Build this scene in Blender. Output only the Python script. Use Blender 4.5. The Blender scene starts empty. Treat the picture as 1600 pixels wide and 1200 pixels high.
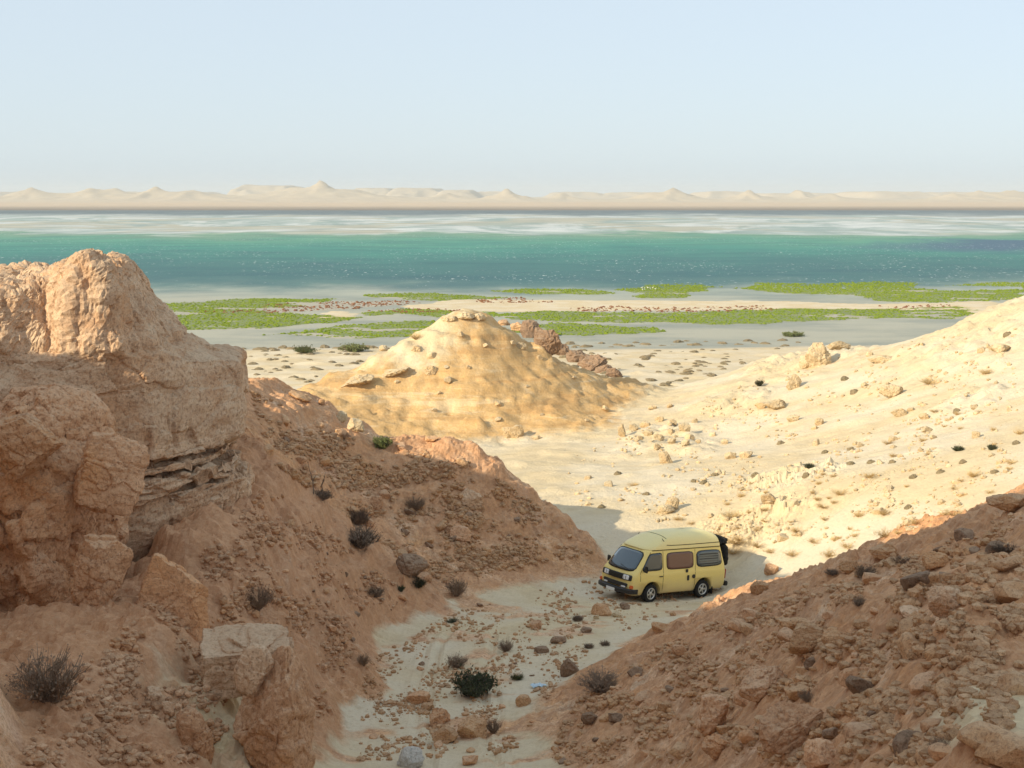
import bpy, bmesh, math, random
import numpy as np
from mathutils import Vector, Matrix, Euler
sc = bpy.context.scene
COL = sc.collection
random.seed(7)
rng = np.random.default_rng(7)

# ------------------------------------------------------------------ camera
CAM_Z = 20.0                      # metres above the lagoon
FPX = 2500.0                      # focal length in pixels of a 1600 x 1200 frame
PITCH = math.atan(295.0 / FPX)
cam_data = bpy.data.cameras.new('camera')
cam = bpy.data.objects.new('camera', cam_data)
COL.objects.link(cam)
cam_data.sensor_width = 36.0
cam_data.lens = 36.0 * FPX / 1600.0
cam_data.clip_start = 0.5
cam_data.clip_end = 40000.0
cam.location = (0, 0, CAM_Z)
cam.rotation_euler = (math.pi / 2 - PITCH, 0, 0)
sc.camera = cam

# ------------------------------------------------------------------ light
SUN_EL = math.radians(25.5)
SUN_AZ = math.radians(54.0)       # horizontal travel direction of the light, from +y towards +x
sun_travel = Vector((math.sin(SUN_AZ) * math.cos(SUN_EL), math.cos(SUN_AZ) * math.cos(SUN_EL), -math.sin(SUN_EL)))
sun_data = bpy.data.lights.new('sun', 'SUN')
sun_data.energy = 2.85
sun_data.angle = math.radians(0.6)
sun_data.color = (1.0, 0.86, 0.62)
sun = bpy.data.objects.new('sun', sun_data)
COL.objects.link(sun)
sun.rotation_euler = sun_travel.to_track_quat('-Z', 'Y').to_euler()
sun.location = (-60, -40, 80)

world = bpy.data.worlds.new('World')
sc.world = world
world.use_nodes = True
wn = world.node_tree.nodes
wl = world.node_tree.links
bg = wn['Background']
sky = wn.new('ShaderNodeTexSky')
sky.sky_type = 'NISHITA'
sky.sun_disc = False
sky.sun_elevation = SUN_EL
# direction TO the sun is (-sin, -cos); Blender: rotation measured from +y clockwise seen from above
sky.sun_rotation = math.atan2(-math.sin(SUN_AZ), -math.cos(SUN_AZ))
sky.altitude = 0
sky.air_density = 0.8
sky.dust_density = 1.0
sky.ozone_density = 1.8
# dust hanging in the whole sky veils the blue evenly
veil = wn.new('ShaderNodeMix'); veil.data_type = 'RGBA'
veil.inputs[0].default_value = 0.8
veil.inputs[7].default_value = (2.33, 2.64, 2.84, 1)
thin = wn.new('ShaderNodeMix'); thin.data_type = 'RGBA'; thin.blend_type = 'MULTIPLY'; thin.inputs[0].default_value = 1.0
thin.inputs[7].default_value = (0.66, 0.66, 0.70, 1)
wl.new(sky.outputs[0], thin.inputs[6]); wl.new(thin.outputs[2], veil.inputs[6]); wl.new(veil.outputs[2], bg.inputs[0])
bg.inputs[1].default_value = 0.15

sc.view_settings.view_transform = 'Standard'
sc.view_settings.look = 'None'
sc.view_settings.exposure = 1.0
sc.view_settings.gamma = 1.0
sc.render.engine = 'CYCLES'
sc.cycles.use_denoising = True
sc.cycles.max_bounces = 7
sc.cycles.diffuse_bounces = 5
sc.cycles.volume_bounces = 1
sc.cycles.transmission_bounces = 4

# ------------------------------------------------------------------ helpers
CP, SP = math.cos(PITCH), math.sin(PITCH)
def ray(px, py):
    u = (px - 800.0) / FPX
    v = (600.0 - py) / FPX
    return Vector((u, CP + v * SP, -SP + v * CP))
def P(px, py, Y):
    d = ray(px, py)
    t = Y / d.y
    return (d.x * t, Y, CAM_Z + d.z * t)
def on_plane(px, py, z=0.0):
    d = ray(px, py)
    t = (z - CAM_Z) / d.z
    return (d.x * t, d.y * t)

_G = np.random.default_rng(99)
_ang = _G.random(256) * 2 * np.pi
_g2 = np.stack([np.cos(_ang), np.sin(_ang)], 1).astype(np.float32)
_v = _G.normal(size=(256, 3)); _v /= np.linalg.norm(_v, axis=1)[:, None]
_g3 = _v.astype(np.float32)
def _hash(ix, iy, iz, seed):
    h = (ix.astype(np.uint32) * np.uint32(374761393) + iy.astype(np.uint32) * np.uint32(668265263)
         + iz.astype(np.uint32) * np.uint32(2147483647 // 3) + np.uint32((seed * 974711 + 12345) & 0xffffffff))
    h = (h ^ (h >> np.uint32(13))) * np.uint32(1274126177)
    h = (h ^ (h >> np.uint32(15))) * np.uint32(2246822519)
    return h ^ (h >> np.uint32(16))
def _fade(t): return t * t * t * (t * (t * 6 - 15) + 10)
def pn2(x, y, seed=0):
    x = np.asarray(x, np.float32); y = np.asarray(y, np.float32)
    fx = np.floor(x); fy = np.floor(y)
    ix = fx.astype(np.int64); iy = fy.astype(np.int64)
    x = x - fx; y = y - fy
    u = _fade(x); v = _fade(y)
    z = np.zeros_like(ix)
    def g(dx, dy):
        h = _hash(ix + dx, iy + dy, z, seed) & np.uint32(255)
        gr = _g2[h]
        return gr[..., 0] * (x - dx) + gr[..., 1] * (y - dy)
    a = g(0, 0); b = g(1, 0); c = g(0, 1); d = g(1, 1)
    return ((a + u * (b - a)) + v * ((c + u * (d - c)) - (a + u * (b - a)))) * 1.5
def pn3(x, y, zz, seed=0):
    x = np.asarray(x, np.float32); y = np.asarray(y, np.float32); zz = np.asarray(zz, np.float32)
    fx = np.floor(x); fy = np.floor(y); fz = np.floor(zz)
    ix = fx.astype(np.int64); iy = fy.astype(np.int64); iz = fz.astype(np.int64)
    x = x - fx; y = y - fy; z = zz - fz
    u = _fade(x); v = _fade(y); w = _fade(z)
    def g(dx, dy, dz):
        gr = _g3[_hash(ix + dx, iy + dy, iz + dz, seed) & np.uint32(255)]
        return gr[..., 0] * (x - dx) + gr[..., 1] * (y - dy) + gr[..., 2] * (z - dz)
    def lerp(a, b, t): return a + t * (b - a)
    return lerp(lerp(lerp(g(0,0,0), g(1,0,0), u), lerp(g(0,1,0), g(1,1,0), u), v),
                lerp(lerp(g(0,0,1), g(1,0,1), u), lerp(g(0,1,1), g(1,1,1), u), v), w) * 1.5
def fbm2(x, y, oct=4, seed=0, gain=.5, ridged=False):
    s = 0; a = 1; f = 1; n = 0
    for i in range(oct):
        v = pn2(x * f + 17.3 * i, y * f - 9.1 * i, seed + i)
        if ridged: v = 1 - 2 * np.abs(v)
        s = s + a * v; n += a; a *= gain; f *= 2.03
    return s / n
def fbm3(x, y, z, oct=4, seed=0, gain=.5, ridged=False):
    s = 0; a = 1; f = 1; n = 0
    for i in range(oct):
        v = pn3(x * f + 17.3 * i, y * f - 9.1 * i, z * f + 5.7 * i, seed + i)
        if ridged: v = 1 - 2 * np.abs(v)
        s = s + a * v; n += a; a *= gain; f *= 2.03
    return s / n
def sstep(a, b, x):
    t = np.clip((x - a) / (b - a), 0, 1)
    return t * t * (3 - 2 * t)
def stones(x, y, size, dens, seed, rmin=.18, rmax=.46, flat=.65, rough=.25):
    """Height of half-buried angular stones scattered one to a cell."""
    x = x + rough * size * .5 * pn2(x / size * 2.3, y / size * 2.3, seed + 50)
    y = y + rough * size * .5 * pn2(x / size * 2.1 + 9, y / size * 2.1, seed + 51)
    cx = np.floor(x / size); cy = np.floor(y / size)
    out = np.zeros_like(x)
    for dx in (-1, 0, 1):
        for dy in (-1, 0, 1):
            ix = (cx + dx).astype(np.int64); iy = (cy + dy).astype(np.int64)
            h1 = _hash(ix, iy, ix * 0, seed) / np.float32(4294967296.0)
            h2 = _hash(ix, iy, ix * 0 + 1, seed) / np.float32(4294967296.0)
            h3 = _hash(ix, iy, ix * 0 + 2, seed) / np.float32(4294967296.0)
            h4 = _hash(ix, iy, ix * 0 + 3, seed) / np.float32(4294967296.0)
            px = (cx + dx + .2 + .6 * h1) * size; py = (cy + dy + .2 + .6 * h2) * size
            r = size * (rmin + (rmax - rmin) * h3 ** 2)
            an = h4 * 6.283; ca = np.cos(an); sa = np.sin(an)
            ex = (x - px) * ca + (y - py) * sa; ey = -(x - px) * sa + (y - py) * ca
            el = .65 + .35 * h1
            # octagonal metric gives flat sides instead of domes
            ax = np.abs(ex); ay = np.abs(ey) / el
            d = np.maximum(np.maximum(ax, ay), (ax + ay) * .74) / r
            tilt = .25 * ex / r * (h2 - .3)
            hh = np.minimum(1.0 - d ** 3, .75 + tilt) * r * flat
            out = np.maximum(out, np.where((d < 1) & (h4 < dens), hh, 0))
    return out
def worley3(x, y, z, seed):
    """Cell noise: a random value per cell and the gap between the two nearest cell centres (0 on a joint)."""
    cx = np.floor(x).astype(np.int64); cy = np.floor(y).astype(np.int64); cz = np.floor(z).astype(np.int64)
    f1 = np.full(x.shape, 9.0); f2 = np.full(x.shape, 9.0); rid = np.zeros(x.shape)
    k = np.float32(1 / 4294967296.0)
    for dx in (-1, 0, 1):
        for dy in (-1, 0, 1):
            for dz in (-1, 0, 1):
                ix = cx + dx; iy = cy + dy; iz = cz + dz
                h = _hash(ix, iy, iz, seed); a = (h & np.uint32(1023)) / 1023.0; b = ((h >> np.uint32(10)) & np.uint32(1023)) / 1023.0; c = ((h >> np.uint32(20)) & np.uint32(1023)) / 1023.0
                d = (ix + a - x) ** 2 + (iy + b - y) ** 2 + (iz + c - z) ** 2
                n1 = d < f1
                f2 = np.where(n1, f1, np.minimum(f2, d)); rid = np.where(n1, (a * 7.31 + b * 3.77 + c * 5.13) % 1.0, rid); f1 = np.where(n1, d, f1)
    return rid, np.sqrt(f2) - np.sqrt(f1)
def plates(x, y, size, seed):
    """A random level per irregular cell: broken, sharp-edged crust."""
    x = x / size; y = y / size
    wx = .45 * pn2(x * 1.1, y * 1.1, seed + 5) + .2 * pn2(x * 3, y * 3, seed + 7); wy = .45 * pn2(x * 1.1 + 40, y * 1.1, seed + 6)
    x = x + wx; y = y + wy; cx = np.floor(x).astype(np.int64); cy = np.floor(y).astype(np.int64); zz_ = cx * 0
    f1 = np.full(x.shape, 9.0); rid = np.zeros(x.shape); tl = np.zeros(x.shape)
    for dx in (-1, 0, 1):
        for dy in (-1, 0, 1):
            h = _hash(cx + dx, cy + dy, zz_, seed); a = (h & np.uint32(1023)) / 1023.0; b = ((h >> np.uint32(10)) & np.uint32(1023)) / 1023.0; c = ((h >> np.uint32(20)) & np.uint32(1023)) / 1023.0
            ex = x - (cx + dx + a); ey = y - (cy + dy + b); d = ex * ex + ey * ey; n1 = d < f1
            rid = np.where(n1, c - .5, rid); tl = np.where(n1, ex * (a - .5) + ey * (b - .5), tl); f1 = np.where(n1, d, f1)
    return 2 * rid + 1.3 * tl
class TPS:
    def __init__(self, pts, smooth=0.0):
        p = np.array(pts, float); self.c = p[:, :2]; n = len(p)
        K = self.k(p[:, None, :2] - p[None, :, :2]) + smooth * np.eye(n)
        A = np.zeros((n + 3, n + 3)); A[:n, :n] = K
        A[:n, n] = 1; A[:n, n + 1:] = p[:, :2]; A[n:, :n] = A[:n, n:].T
        b = np.zeros(n + 3); b[:n] = p[:, 2]
        s = np.linalg.solve(A, b); self.w = s[:n]; self.a = s[n:]
    @staticmethod
    def k(d):
        r2 = (d ** 2).sum(-1); return .5 * r2 * np.log(r2 + 1e-9)
    def __call__(self, x, y):
        o = self.a[0] + self.a[1] * x + self.a[2] * y
        for (cx, cy), w in zip(self.c, self.w):
            r2 = (x - cx) ** 2 + (y - cy) ** 2
            o = o + w * .5 * r2 * np.log(r2 + 1e-9)
        return o
def link(o, parent=None):
    COL.objects.link(o)
    if parent is not None: o.parent = parent
    return o
def mesh_np(name, V, Fc, mats=(), smooth=True, attrs=None, mat_idx=None):
    """Mesh from numpy arrays: V (n,3), Fc (m,k) with k 3 or 4."""
    V = np.ascontiguousarray(V, np.float32); Fc = np.ascontiguousarray(Fc, np.int32)
    me = bpy.data.meshes.new(name)
    m, k = Fc.shape
    me.vertices.add(len(V)); me.vertices.foreach_set('co', V.ravel())
    me.loops.add(m * k); me.loops.foreach_set('vertex_index', Fc.ravel())
    me.polygons.add(m)
    me.polygons.foreach_set('loop_start', np.arange(0, m * k, k, dtype=np.int32))
    me.update(calc_edges=True)
    me.polygons.foreach_set('use_smooth', np.full(m, smooth))
    for mt in mats: me.materials.append(mt)
    if mat_idx is not None: me.polygons.foreach_set('material_index', np.ascontiguousarray(mat_idx, np.int32))
    for kx, a in (attrs or {}).items():
        at = me.attributes.new(kx, 'FLOAT', 'POINT'); at.data.foreach_set('value', np.ascontiguousarray(a, np.float32).ravel())
    me.validate(); me.update()
    return me
def obj(name, me, parent=None, loc=None, rot=None):
    o = bpy.data.objects.new(name, me)
    link(o, parent)
    if loc is not None: o.location = loc
    if rot is not None: o.rotation_euler = rot
    return o
def tag(o, label=None, cat=None, group=None, kind=None):
    if label: o['label'] = label
    if cat: o['category'] = cat
    if group: o['group'] = group
    if kind: o['kind'] = kind
    return o
def grid_faces(nx, ny):
    i = np.arange(nx - 1)[None, :] + np.arange(ny - 1)[:, None] * nx
    return np.stack([i, i + 1, i + 1 + nx, i + nx], -1).reshape(-1, 4)

# ------------------------------------------------------------------ node material helper
class NT:
    def __init__(self, name):
        self.m = bpy.data.materials.new(name); self.m.use_nodes = True
        self.t = self.m.node_tree; self.n = self.t.nodes; self.b = self.n['Principled BSDF']
    def lk(self, a, b): self.t.links.new(a, b)
    def node(self, kind, **kw):
        o = self.n.new(kind)
        for k, v in kw.items(): setattr(o, k, v)
        return o
    def pos(self, scale=(1, 1, 1), obj_space=False):
        g = self.node('ShaderNodeTexCoord').outputs['Object'] if obj_space else self.node('ShaderNodeNewGeometry').outputs['Position']
        mp = self.node('ShaderNodeMapping'); mp.inputs['Scale'].default_value = scale
        self.lk(g, mp.inputs['Vector']); return mp.outputs[0]
    def noise(self, vec, scale, detail=5, rough=.55, dist=0.0, out='Fac'):
        o = self.node('ShaderNodeTexNoise'); o.inputs['Scale'].default_value = scale
        o.inputs['Detail'].default_value = detail; o.inputs['Roughness'].default_value = rough
        o.inputs['Distortion'].default_value = dist
        self.lk(vec, o.inputs['Vector']); return o.outputs[out]
    def vor(self, vec, scale, feature='F1', out='Distance'):
        o = self.node('ShaderNodeTexVoronoi'); o.feature = feature; o.inputs['Scale'].default_value = scale
        self.lk(vec, o.inputs['Vector']); return o.outputs[out]
    def ramp(self, fac, stops):
        o = self.node('ShaderNodeValToRGB'); e = o.color_ramp.elements
        while len(e) < len(stops): e.new(.5)
        for el, (p, c) in zip(e, stops):
            el.position = p; el.color = (c[0], c[1], c[2], 1) if hasattr(c, '__len__') else (c, c, c, 1)
        self.lk(fac, o.inputs[0]); return o.outputs[0]
    def mix(self, fac, a, b, mode='MIX'):
        o = self.node('ShaderNodeMix', data_type='RGBA', blend_type=mode)
        for s, v in ((o.inputs[0], fac), (o.inputs[6], a), (o.inputs[7], b)):
            if isinstance(v, (int, float)): s.default_value = v
            elif isinstance(v, tuple): s.default_value = (*v, 1)
            else: self.lk(v, s)
        return o.outputs[2]
    def math(self, op, a, b=0.0, clamp=False):
        o = self.node('ShaderNodeMath', operation=op); o.use_clamp = clamp
        for s, v in ((o.inputs[0], a), (o.inputs[1], b)):
            if isinstance(v, (int, float)): s.default_value = v
            else: self.lk(v, s)
        return o.outputs[0]
    def attr(self, name):
        o = self.node('ShaderNodeAttribute', attribute_name=name); return o.outputs['Fac']
    def bump(self, h, dist, strength=1.0, prev=None):
        o = self.node('ShaderNodeBump'); o.inputs['Strength'].default_value = strength; o.inputs['Distance'].default_value = dist
        self.lk(h, o.inputs['Height'])
        if prev is not None: self.lk(prev, o.inputs['Normal'])
        return o.outputs[0]
    def fin(self, col=None, rough=.9, normal=None, spec=.2):
        if col is not None:
            if isinstance(col, tuple): self.b.inputs['Base Color'].default_value = (*col, 1)
            else: self.lk(col, self.b.inputs['Base Color'])
        if isinstance(rough, (int, float)): self.b.inputs['Roughness'].default_value = rough
        else: self.lk(rough, self.b.inputs['Roughness'])
        self.b.inputs['Specular IOR Level'].default_value = spec
        if normal is not None: self.lk(normal, self.b.inputs['Normal'])
        return self.m
def plain(name, col, rough=.6, spec=.3, metal=0.0, coat=0.0):
    t = NT(name); t.fin(col, rough, spec=spec); t.b.inputs['Metallic'].default_value = metal
    t.b.inputs['Coat Weight'].default_value = coat
    return t.m
# ------------------------------------------------------------------ materials of the ground
def terrain_material(name, near=True):
    t = NT(name)
    p = t.pos()
    red = t.attr('red'); och = t.attr('ochre'); rub = t.attr('rubble'); wet = t.attr('wet')
    n_big = t.noise(p, .22, 4); n_mid = t.noise(p, 1.3, 6, .62); n_fine = t.noise(p, 9.0, 6, .7)
    sand = t.mix(t.ramp(n_mid, [(.35, 0.), (.7, 1.)]), (.66, .54, .345), (.56, .445, .28))
    sand = t.mix(t.ramp(n_big, [(.42, 0.), (.62, 1.)]), sand, (.66, .57, .42))
    sand = t.mix(t.math('MULTIPLY', t.ramp(n_fine, [(.5, 0.), (.72, 1.)]), .5), sand, (.45, .36, .235))
    earth = t.mix(t.ramp(n_mid, [(.34, 0.), (.66, 1.)]), (.58, .34, .19), (.76, .51, .325))
    earth = t.mix(t.ramp(n_big, [(.40, 0.), (.64, 1.)]), earth, (.66, .38, .19))
    earth = t.mix(t.math('MULTIPLY', t.ramp(n_fine, [(.53, 0.), (.61, 1.)]), .72), earth, (.32, .17, .09))  # dark flecks put the shade of small gaps into the earth colour
    dust = t.noise(p, .75, 5, .7, 1.2)
    earth = t.mix(t.math('MULTIPLY', t.ramp(dust, [(.54, 0.), (.62, 1.)]), .75), earth, (.62, .48, .34))
    ochre = t.mix(t.ramp(n_mid, [(.3, 0.), (.7, 1.)]), (.58, .39, .19), (.67, .50, .29))
    ochre = t.mix(t.math('MULTIPLY', t.ramp(n_fine, [(.45, 0.), (.7, 1.)]), .6), ochre, (.47, .27, .10))
    hue = t.noise(p, .5, 4, .6, .8)
    earth = t.mix(t.math('MULTIPLY', t.ramp(hue, [(.30, 1.), (.44, 0.)]), .7), earth, (.54, .335, .225))
    earth = t.mix(t.math('MULTIPLY', t.ramp(hue, [(.56, 0.), (.68, 1.)]), .6), earth, (.70, .37, .15))
    earth = t.mix(t.math('MULTIPLY', t.attr('mauve'), .45), earth, t.mix(t.ramp(n_mid, [(.35, 0.), (.65, 1.)]), (.52, .32, .215), (.68, .46, .325)))
    patch = t.noise(p, .95, 5, .68, 1.4)
    earth = t.mix(t.math('MULTIPLY', t.ramp(patch, [(.53, 0.), (.60, 1.)]), .55), earth, (.37, .21, .125))
    speck = t.noise(p, 24.0, 4, .75); blot = t.noise(p, 3.6, 6, .7, 1.0)
    earth = t.mix(t.math('MULTIPLY', t.ramp(speck, [(.54, 0.), (.64, 1.)]), .65), earth, (.30, .165, .09))  # finer dark specks, again painted-in shade of gaps between clods and grit
    earth = t.mix(t.math('MULTIPLY', t.ramp(n_fine, [(.38, 1.), (.45, 0.)]), .6), earth, (.74, .55, .38))
    earth = t.mix(t.math('MULTIPLY', t.ramp(speck, [(.34, 1.), (.46, 0.)]), .45), earth, (.70, .52, .36))
    earth = t.mix(t.math('MULTIPLY', t.ramp(blot, [(.55, 0.), (.61, 1.)]), .6), earth, (.44, .235, .12))
    sand = t.mix(t.math('MULTIPLY', t.ramp(speck, [(.56, 0.), (.70, 1.)]), .35), sand, (.40, .31, .20))
    ochre = t.mix(t.math('MULTIPLY', t.ramp(blot, [(.50, 0.), (.62, 1.)]), .6), ochre, (.54, .33, .12))
    hol = t.attr('hollow')          # fine pale dust settles in the rills; the crust between them is darker
    hn = t.math('ADD', hol, t.math('MULTIPLY', t.math('SUBTRACT', blot, .5), .9))
    earth = t.mix(t.math('MULTIPLY', t.ramp(hn, [(.60, 0.), (.85, 1.)]), .6), earth, (.72, .54, .38))
    earth = t.mix(t.math('MULTIPLY', t.ramp(hn, [(.15, 1.), (.42, 0.)]), .6), earth, (.48, .26, .135))
    ochre = t.mix(t.math('MULTIPLY', t.ramp(hn, [(.15, 1.), (.42, 0.)]), .5), ochre, (.52, .32, .13))
    bed = t.noise(t.pos((.10, .10, 1.9)), 1.0, 6, .65, .5)      # bedding shows as brown and cream bands
    ochre = t.mix(t.math('MULTIPLY', t.ramp(bed, [(.53, 0.), (.59, 1.)]), .65), ochre, (.47, .28, .12))
    ochre = t.mix(t.math('MULTIPLY', t.ramp(bed, [(.38, 1.), (.44, 0.)]), .5), ochre, (.70, .56, .36))
    earth = t.mix(t.math('MULTIPLY', t.ramp(bed, [(.55, 0.), (.61, 1.)]), .35), earth, (.42, .235, .125))
    # blend with noisy borders
    def edge(a, k=.8):
        s = t.math('ADD', a, t.math('MULTIPLY', t.math('SUBTRACT', n_mid, .5), k))
        return t.ramp(s, [(.35, 0.), (.65, 1.)])
    col = t.mix(edge(och), sand, ochre)
    col = t.mix(edge(red), col, earth)
    wetc = t.mix(t.ramp(n_big, [(.4, 0.), (.6, 1.)]), (.36, .33, .25), (.42, .375, .28))
    col = t.mix(wet, col, wetc)
    col = t.mix(t.attr('turf'), col, t.mix(t.ramp(n_mid, [(.4, 0.), (.6, 1.)]), (.12, .17, .014), (.17, .20, .025)))
    vr = t.vor(p, 5.5, out='Color')
    hs = t.node('ShaderNodeSeparateColor'); t.lk(vr, hs.inputs[0])
    shade = t.ramp(hs.outputs[0], [(0., (.80, .78, .76)), (.5, (1., 1., 1.)), (1., (1.18, 1.16, 1.12))])
    col = t.mix(t.math('MULTIPLY', rub, .6), col, t.mix(1.0, col, shade, 'MULTIPLY'))
    nb = t.bump(n_mid, .09, .6)
    nb = t.bump(t.vor(p, 6.5), .022, .6, nb)
    nb = t.bump(n_fine, .032, .9, nb)
    rgh = t.math('SUBTRACT', .95, t.math('MULTIPLY', wet, .45))
    return t.fin(col, rgh, nb, .15)
MAT_GROUND = terrain_material('desert_earth')

# ------------------------------------------------------------------ the shape of the land
Gpts = [P(1013, 941, 55), P(1100, 925, 57.5), P(850, 1000, 47), P(850, 1111, 40), P(640, 1190, 36), (0, 25, 8.2), (-6, 30, 7.6),
        P(900, 760, 70), P(800, 690, 88), P(1000, 830, 62), P(1130, 870, 60), (-6, 70, 6.6), (-15, 80, 6.0), (-25, 95, 3.0),
        P(1600, 465, 92), P(1430, 540, 107), P(1250, 557, 107), P(1030, 612, 106), P(1600, 760, 55), P(1300, 760, 62),
        P(1100, 760, 68), P(1300, 650, 82), P(1600, 600, 73), P(1400, 700, 68), P(1150, 680, 84), P(1500, 510, 97),
        (45, 92, 18), (40, 70, 15.5), (30, 50, 12.5), (40, 110, 13), (30, 122, 7.0), (20, 124, 4.2), (9, 124, 2.6), (-3, 122, 2.0), (-20, 120, 1.8),
        (-45, 115, 1.8), (30, 140, 3.0), (50, 140, 4.0), (0, 140, 1.5), (-30, 140, 1.4), (0, 150, 1.3), (40, 155, 1.6), (-50, 150, 1.3)]
G_t = TPS(Gpts, .5)
Lpts = [P(410, 735, 47), P(480, 785, 49), P(560, 855, 51), P(640, 915, 52), P(690, 948, 52), P(640, 968, 50), P(570, 985, 47.5),
        P(560, 1030, 44), P(520, 1105, 40), P(500, 1200, 35.5), P(400, 830, 41), P(300, 840, 39.5), P(340, 930, 38.5), P(470, 900, 43.5),
        P(420, 1000, 38.5), P(100, 1100, 30), P(0, 1200, 26), P(250, 1140, 31), P(250, 1010, 34), P(130, 1030, 32),
        P(400, 1150, 34), P(200, 1200, 28.5), P(540, 940, 47), (-13, 48, 12.0), (-8, 42, 11.0), (-7, 44.3, 10.7), (-9.5, 39.5, 10.2), (-13, 56, 12.5), (-22, 45, 19), (-14, 38, 10.8), (-12, 33, 10.0), (-12, 62, 9),
        (-2, 56, 3.0), (-20, 30, 15), (0, 45, 3.0), (-1.6, 44, 5.0), (0, 38, 3.5), (-1.6, 34, 4.5), (1.5, 50, 1.5), (-1.5, 48.5, 5.4), (-2.6, 40, 6.0)]
L_t = TPS(Lpts, .2)
Kpts = [P(375, 597, 61), P(450, 608, 61), P(520, 642, 61), P(570, 676, 61), P(640, 687, 60.5), P(700, 692, 60.5), P(750, 707, 60), P(790, 737, 60),
        P(830, 772, 60), P(880, 812, 60), P(930, 853, 60), P(945, 873, 60), P(925, 885, 58.3), P(840, 893, 57), P(760, 915, 55), P(690, 935, 53),
        P(600, 900, 52), P(500, 800, 51), P(420, 730, 51), P(640, 790, 57.5), P(760, 800, 58.3), P(520, 720, 57), P(850, 850, 58.8)]
Kcr = [P(375, 597, 61), P(520, 642, 61), P(640, 687, 60.5), P(750, 707, 60), P(830, 772, 60), P(930, 853, 60)]
Kpts += [(x, y + 7, z - 4.4) for x, y, z in Kcr] + [(x, y + 1.6, z - .5) for x, y, z in Kcr] + [(5.5, 60, 4.2), (6, 64, 2.5)]
K_t = TPS(Kpts, .05)
Mpts = [P(725, 490, 98), P(690, 500, 97.5), P(760, 497, 98.5), P(640, 532, 97), P(600, 552, 96), P(520, 592, 95), P(470, 612, 94), P(800, 522, 98.5),
        P(860, 556, 99), P(960, 594, 103), P(1030, 612, 105), P(800, 686, 88), P(600, 648, 89.5), P(700, 668, 89), P(900, 662, 91), P(740, 580, 93.5),
        P(640, 600, 92.5), P(860, 620, 94.5), P(960, 640, 96), P(820, 590, 95), P(1000, 660, 92), P(900, 600, 97), P(955, 611, 99), P(1005, 621, 100), (16, 97, 5.5)]
Mcr = [P(725, 490, 98), P(600, 552, 96), P(860, 556, 99), P(960, 594, 103), P(480, 610, 94)]
Mpts += [(x + 1.5, y + 9, z - 5.5) for x, y, z in Mcr] + [(x + 1, y + 3, z - 1.2) for x, y, z in Mcr] + [(x + 2, y + 18, z - 9.5) for x, y, z in Mcr]
M_t = TPS(Mpts, .1)
def cr_weights(q, c0, step, n):
    """Catmull-Rom weights (len(q), n) for samples at c0 + i*step."""
    t = (q - c0) / step; i = np.clip(np.floor(t).astype(int), 1, n - 3); f = t - i
    W = np.zeros((len(q), n)); r = np.arange(len(q))
    W[r, i - 1] = -.5 * f + f ** 2 - .5 * f ** 3
    W[r, i] = 1 - 2.5 * f ** 2 + 1.5 * f ** 3
    W[r, i + 1] = .5 * f + 2 * f ** 2 - 1.5 * f ** 3
    W[r, i + 2] = -.5 * f ** 2 + .5 * f ** 3
    return W
def tps_grid(T, xs, ys, step=.7):
    x0 = xs[0] - 2 * step; y0 = ys[0] - 2 * step
    nx = int((xs[-1] - xs[0]) / step) + 6; ny = int((ys[-1] - ys[0]) / step) + 6
    X, Y = np.meshgrid(x0 + step * np.arange(nx), y0 + step * np.arange(ny))
    return (cr_weights(ys, y0, step, ny) @ T(X, Y) @ cr_weights(xs, x0, step, nx).T).ravel()
def R_f(x, y):
    tx, ty, tz = P(850, 1105, 40)
    ax, ay, az = P(1140, 945, 51.0)
    bx, by, bz = P(1600, 776, 41)
    # near face: plane through the toe point and the crest line
    A = np.array([[tx, ty, 1], [ax, ay, 1], [bx, by, 1]]); k = np.linalg.solve(A, np.array([tz, az, bz]))
    near = k[0] * x + k[1] * y + k[2]
    near = near - .27 * np.clip(40.5 - y, 0, 12) * np.clip(1 - (x - 0.5) / 5.5, 0, 1)
    cl = math.hypot(bx - ax, by - ay); ux, uy = (bx - ax) / cl, (by - ay) / cl
    s = (x - ax) * ux + (y - ay) * uy; d = (x - ax) * (-uy) + (y - ay) * ux      # d > 0 behind the crest
    far = az + (bz - az) * s / cl - .55 * d
    h = -np.logaddexp(-near / .25, -far / .25) * .25 + .12
    h = h + .5 * np.sin(s * .9 + .6) * np.exp(-(d / 2.) ** 2) * .5
    h = h - .5 * sstep(48.0, 51.5, y)
    h = np.minimum(h, 14.5 + .12 * (h - 14.5))
    return h
def B_f(x, y):
    """The high ground to the left of and behind the viewpoint; its shadow covers the gully."""
    def seg(a, b, r, slope):
        dx, dy = b[0] - a[0], b[1] - a[1]; L2 = dx * dx + dy * dy
        t = np.clip(((x - a[0]) * dx + (y - a[1]) * dy) / L2, 0, 1)
        d = np.hypot(x - a[0] - t * dx, y - a[1] - t * dy)
        return a[2] + (b[2] - a[2]) * t - slope * (np.sqrt(np.maximum(d - r, 0) ** 2 + .25) - .5)
    a = seg((-21, 8, 35.2), (-17.5, 24.5, 25.5), 2.0, 2.2)
    b = seg((-23, 6, 35.5), (-30, -22, 32), 2.0, 2.0)
    c = np.maximum(seg((-26, 21, 27.6), (-25, 34, 22.0), 1.5, 1.4), seg((-25, 34, 22.0), (-24, 46, 18.8), 2.0, 1.3))
    d = seg((-1, -6, 18.6), (-8, -12, 19), 3.5, .8)
    return np.maximum(np.maximum(a, b), np.maximum(c, d))
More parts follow.
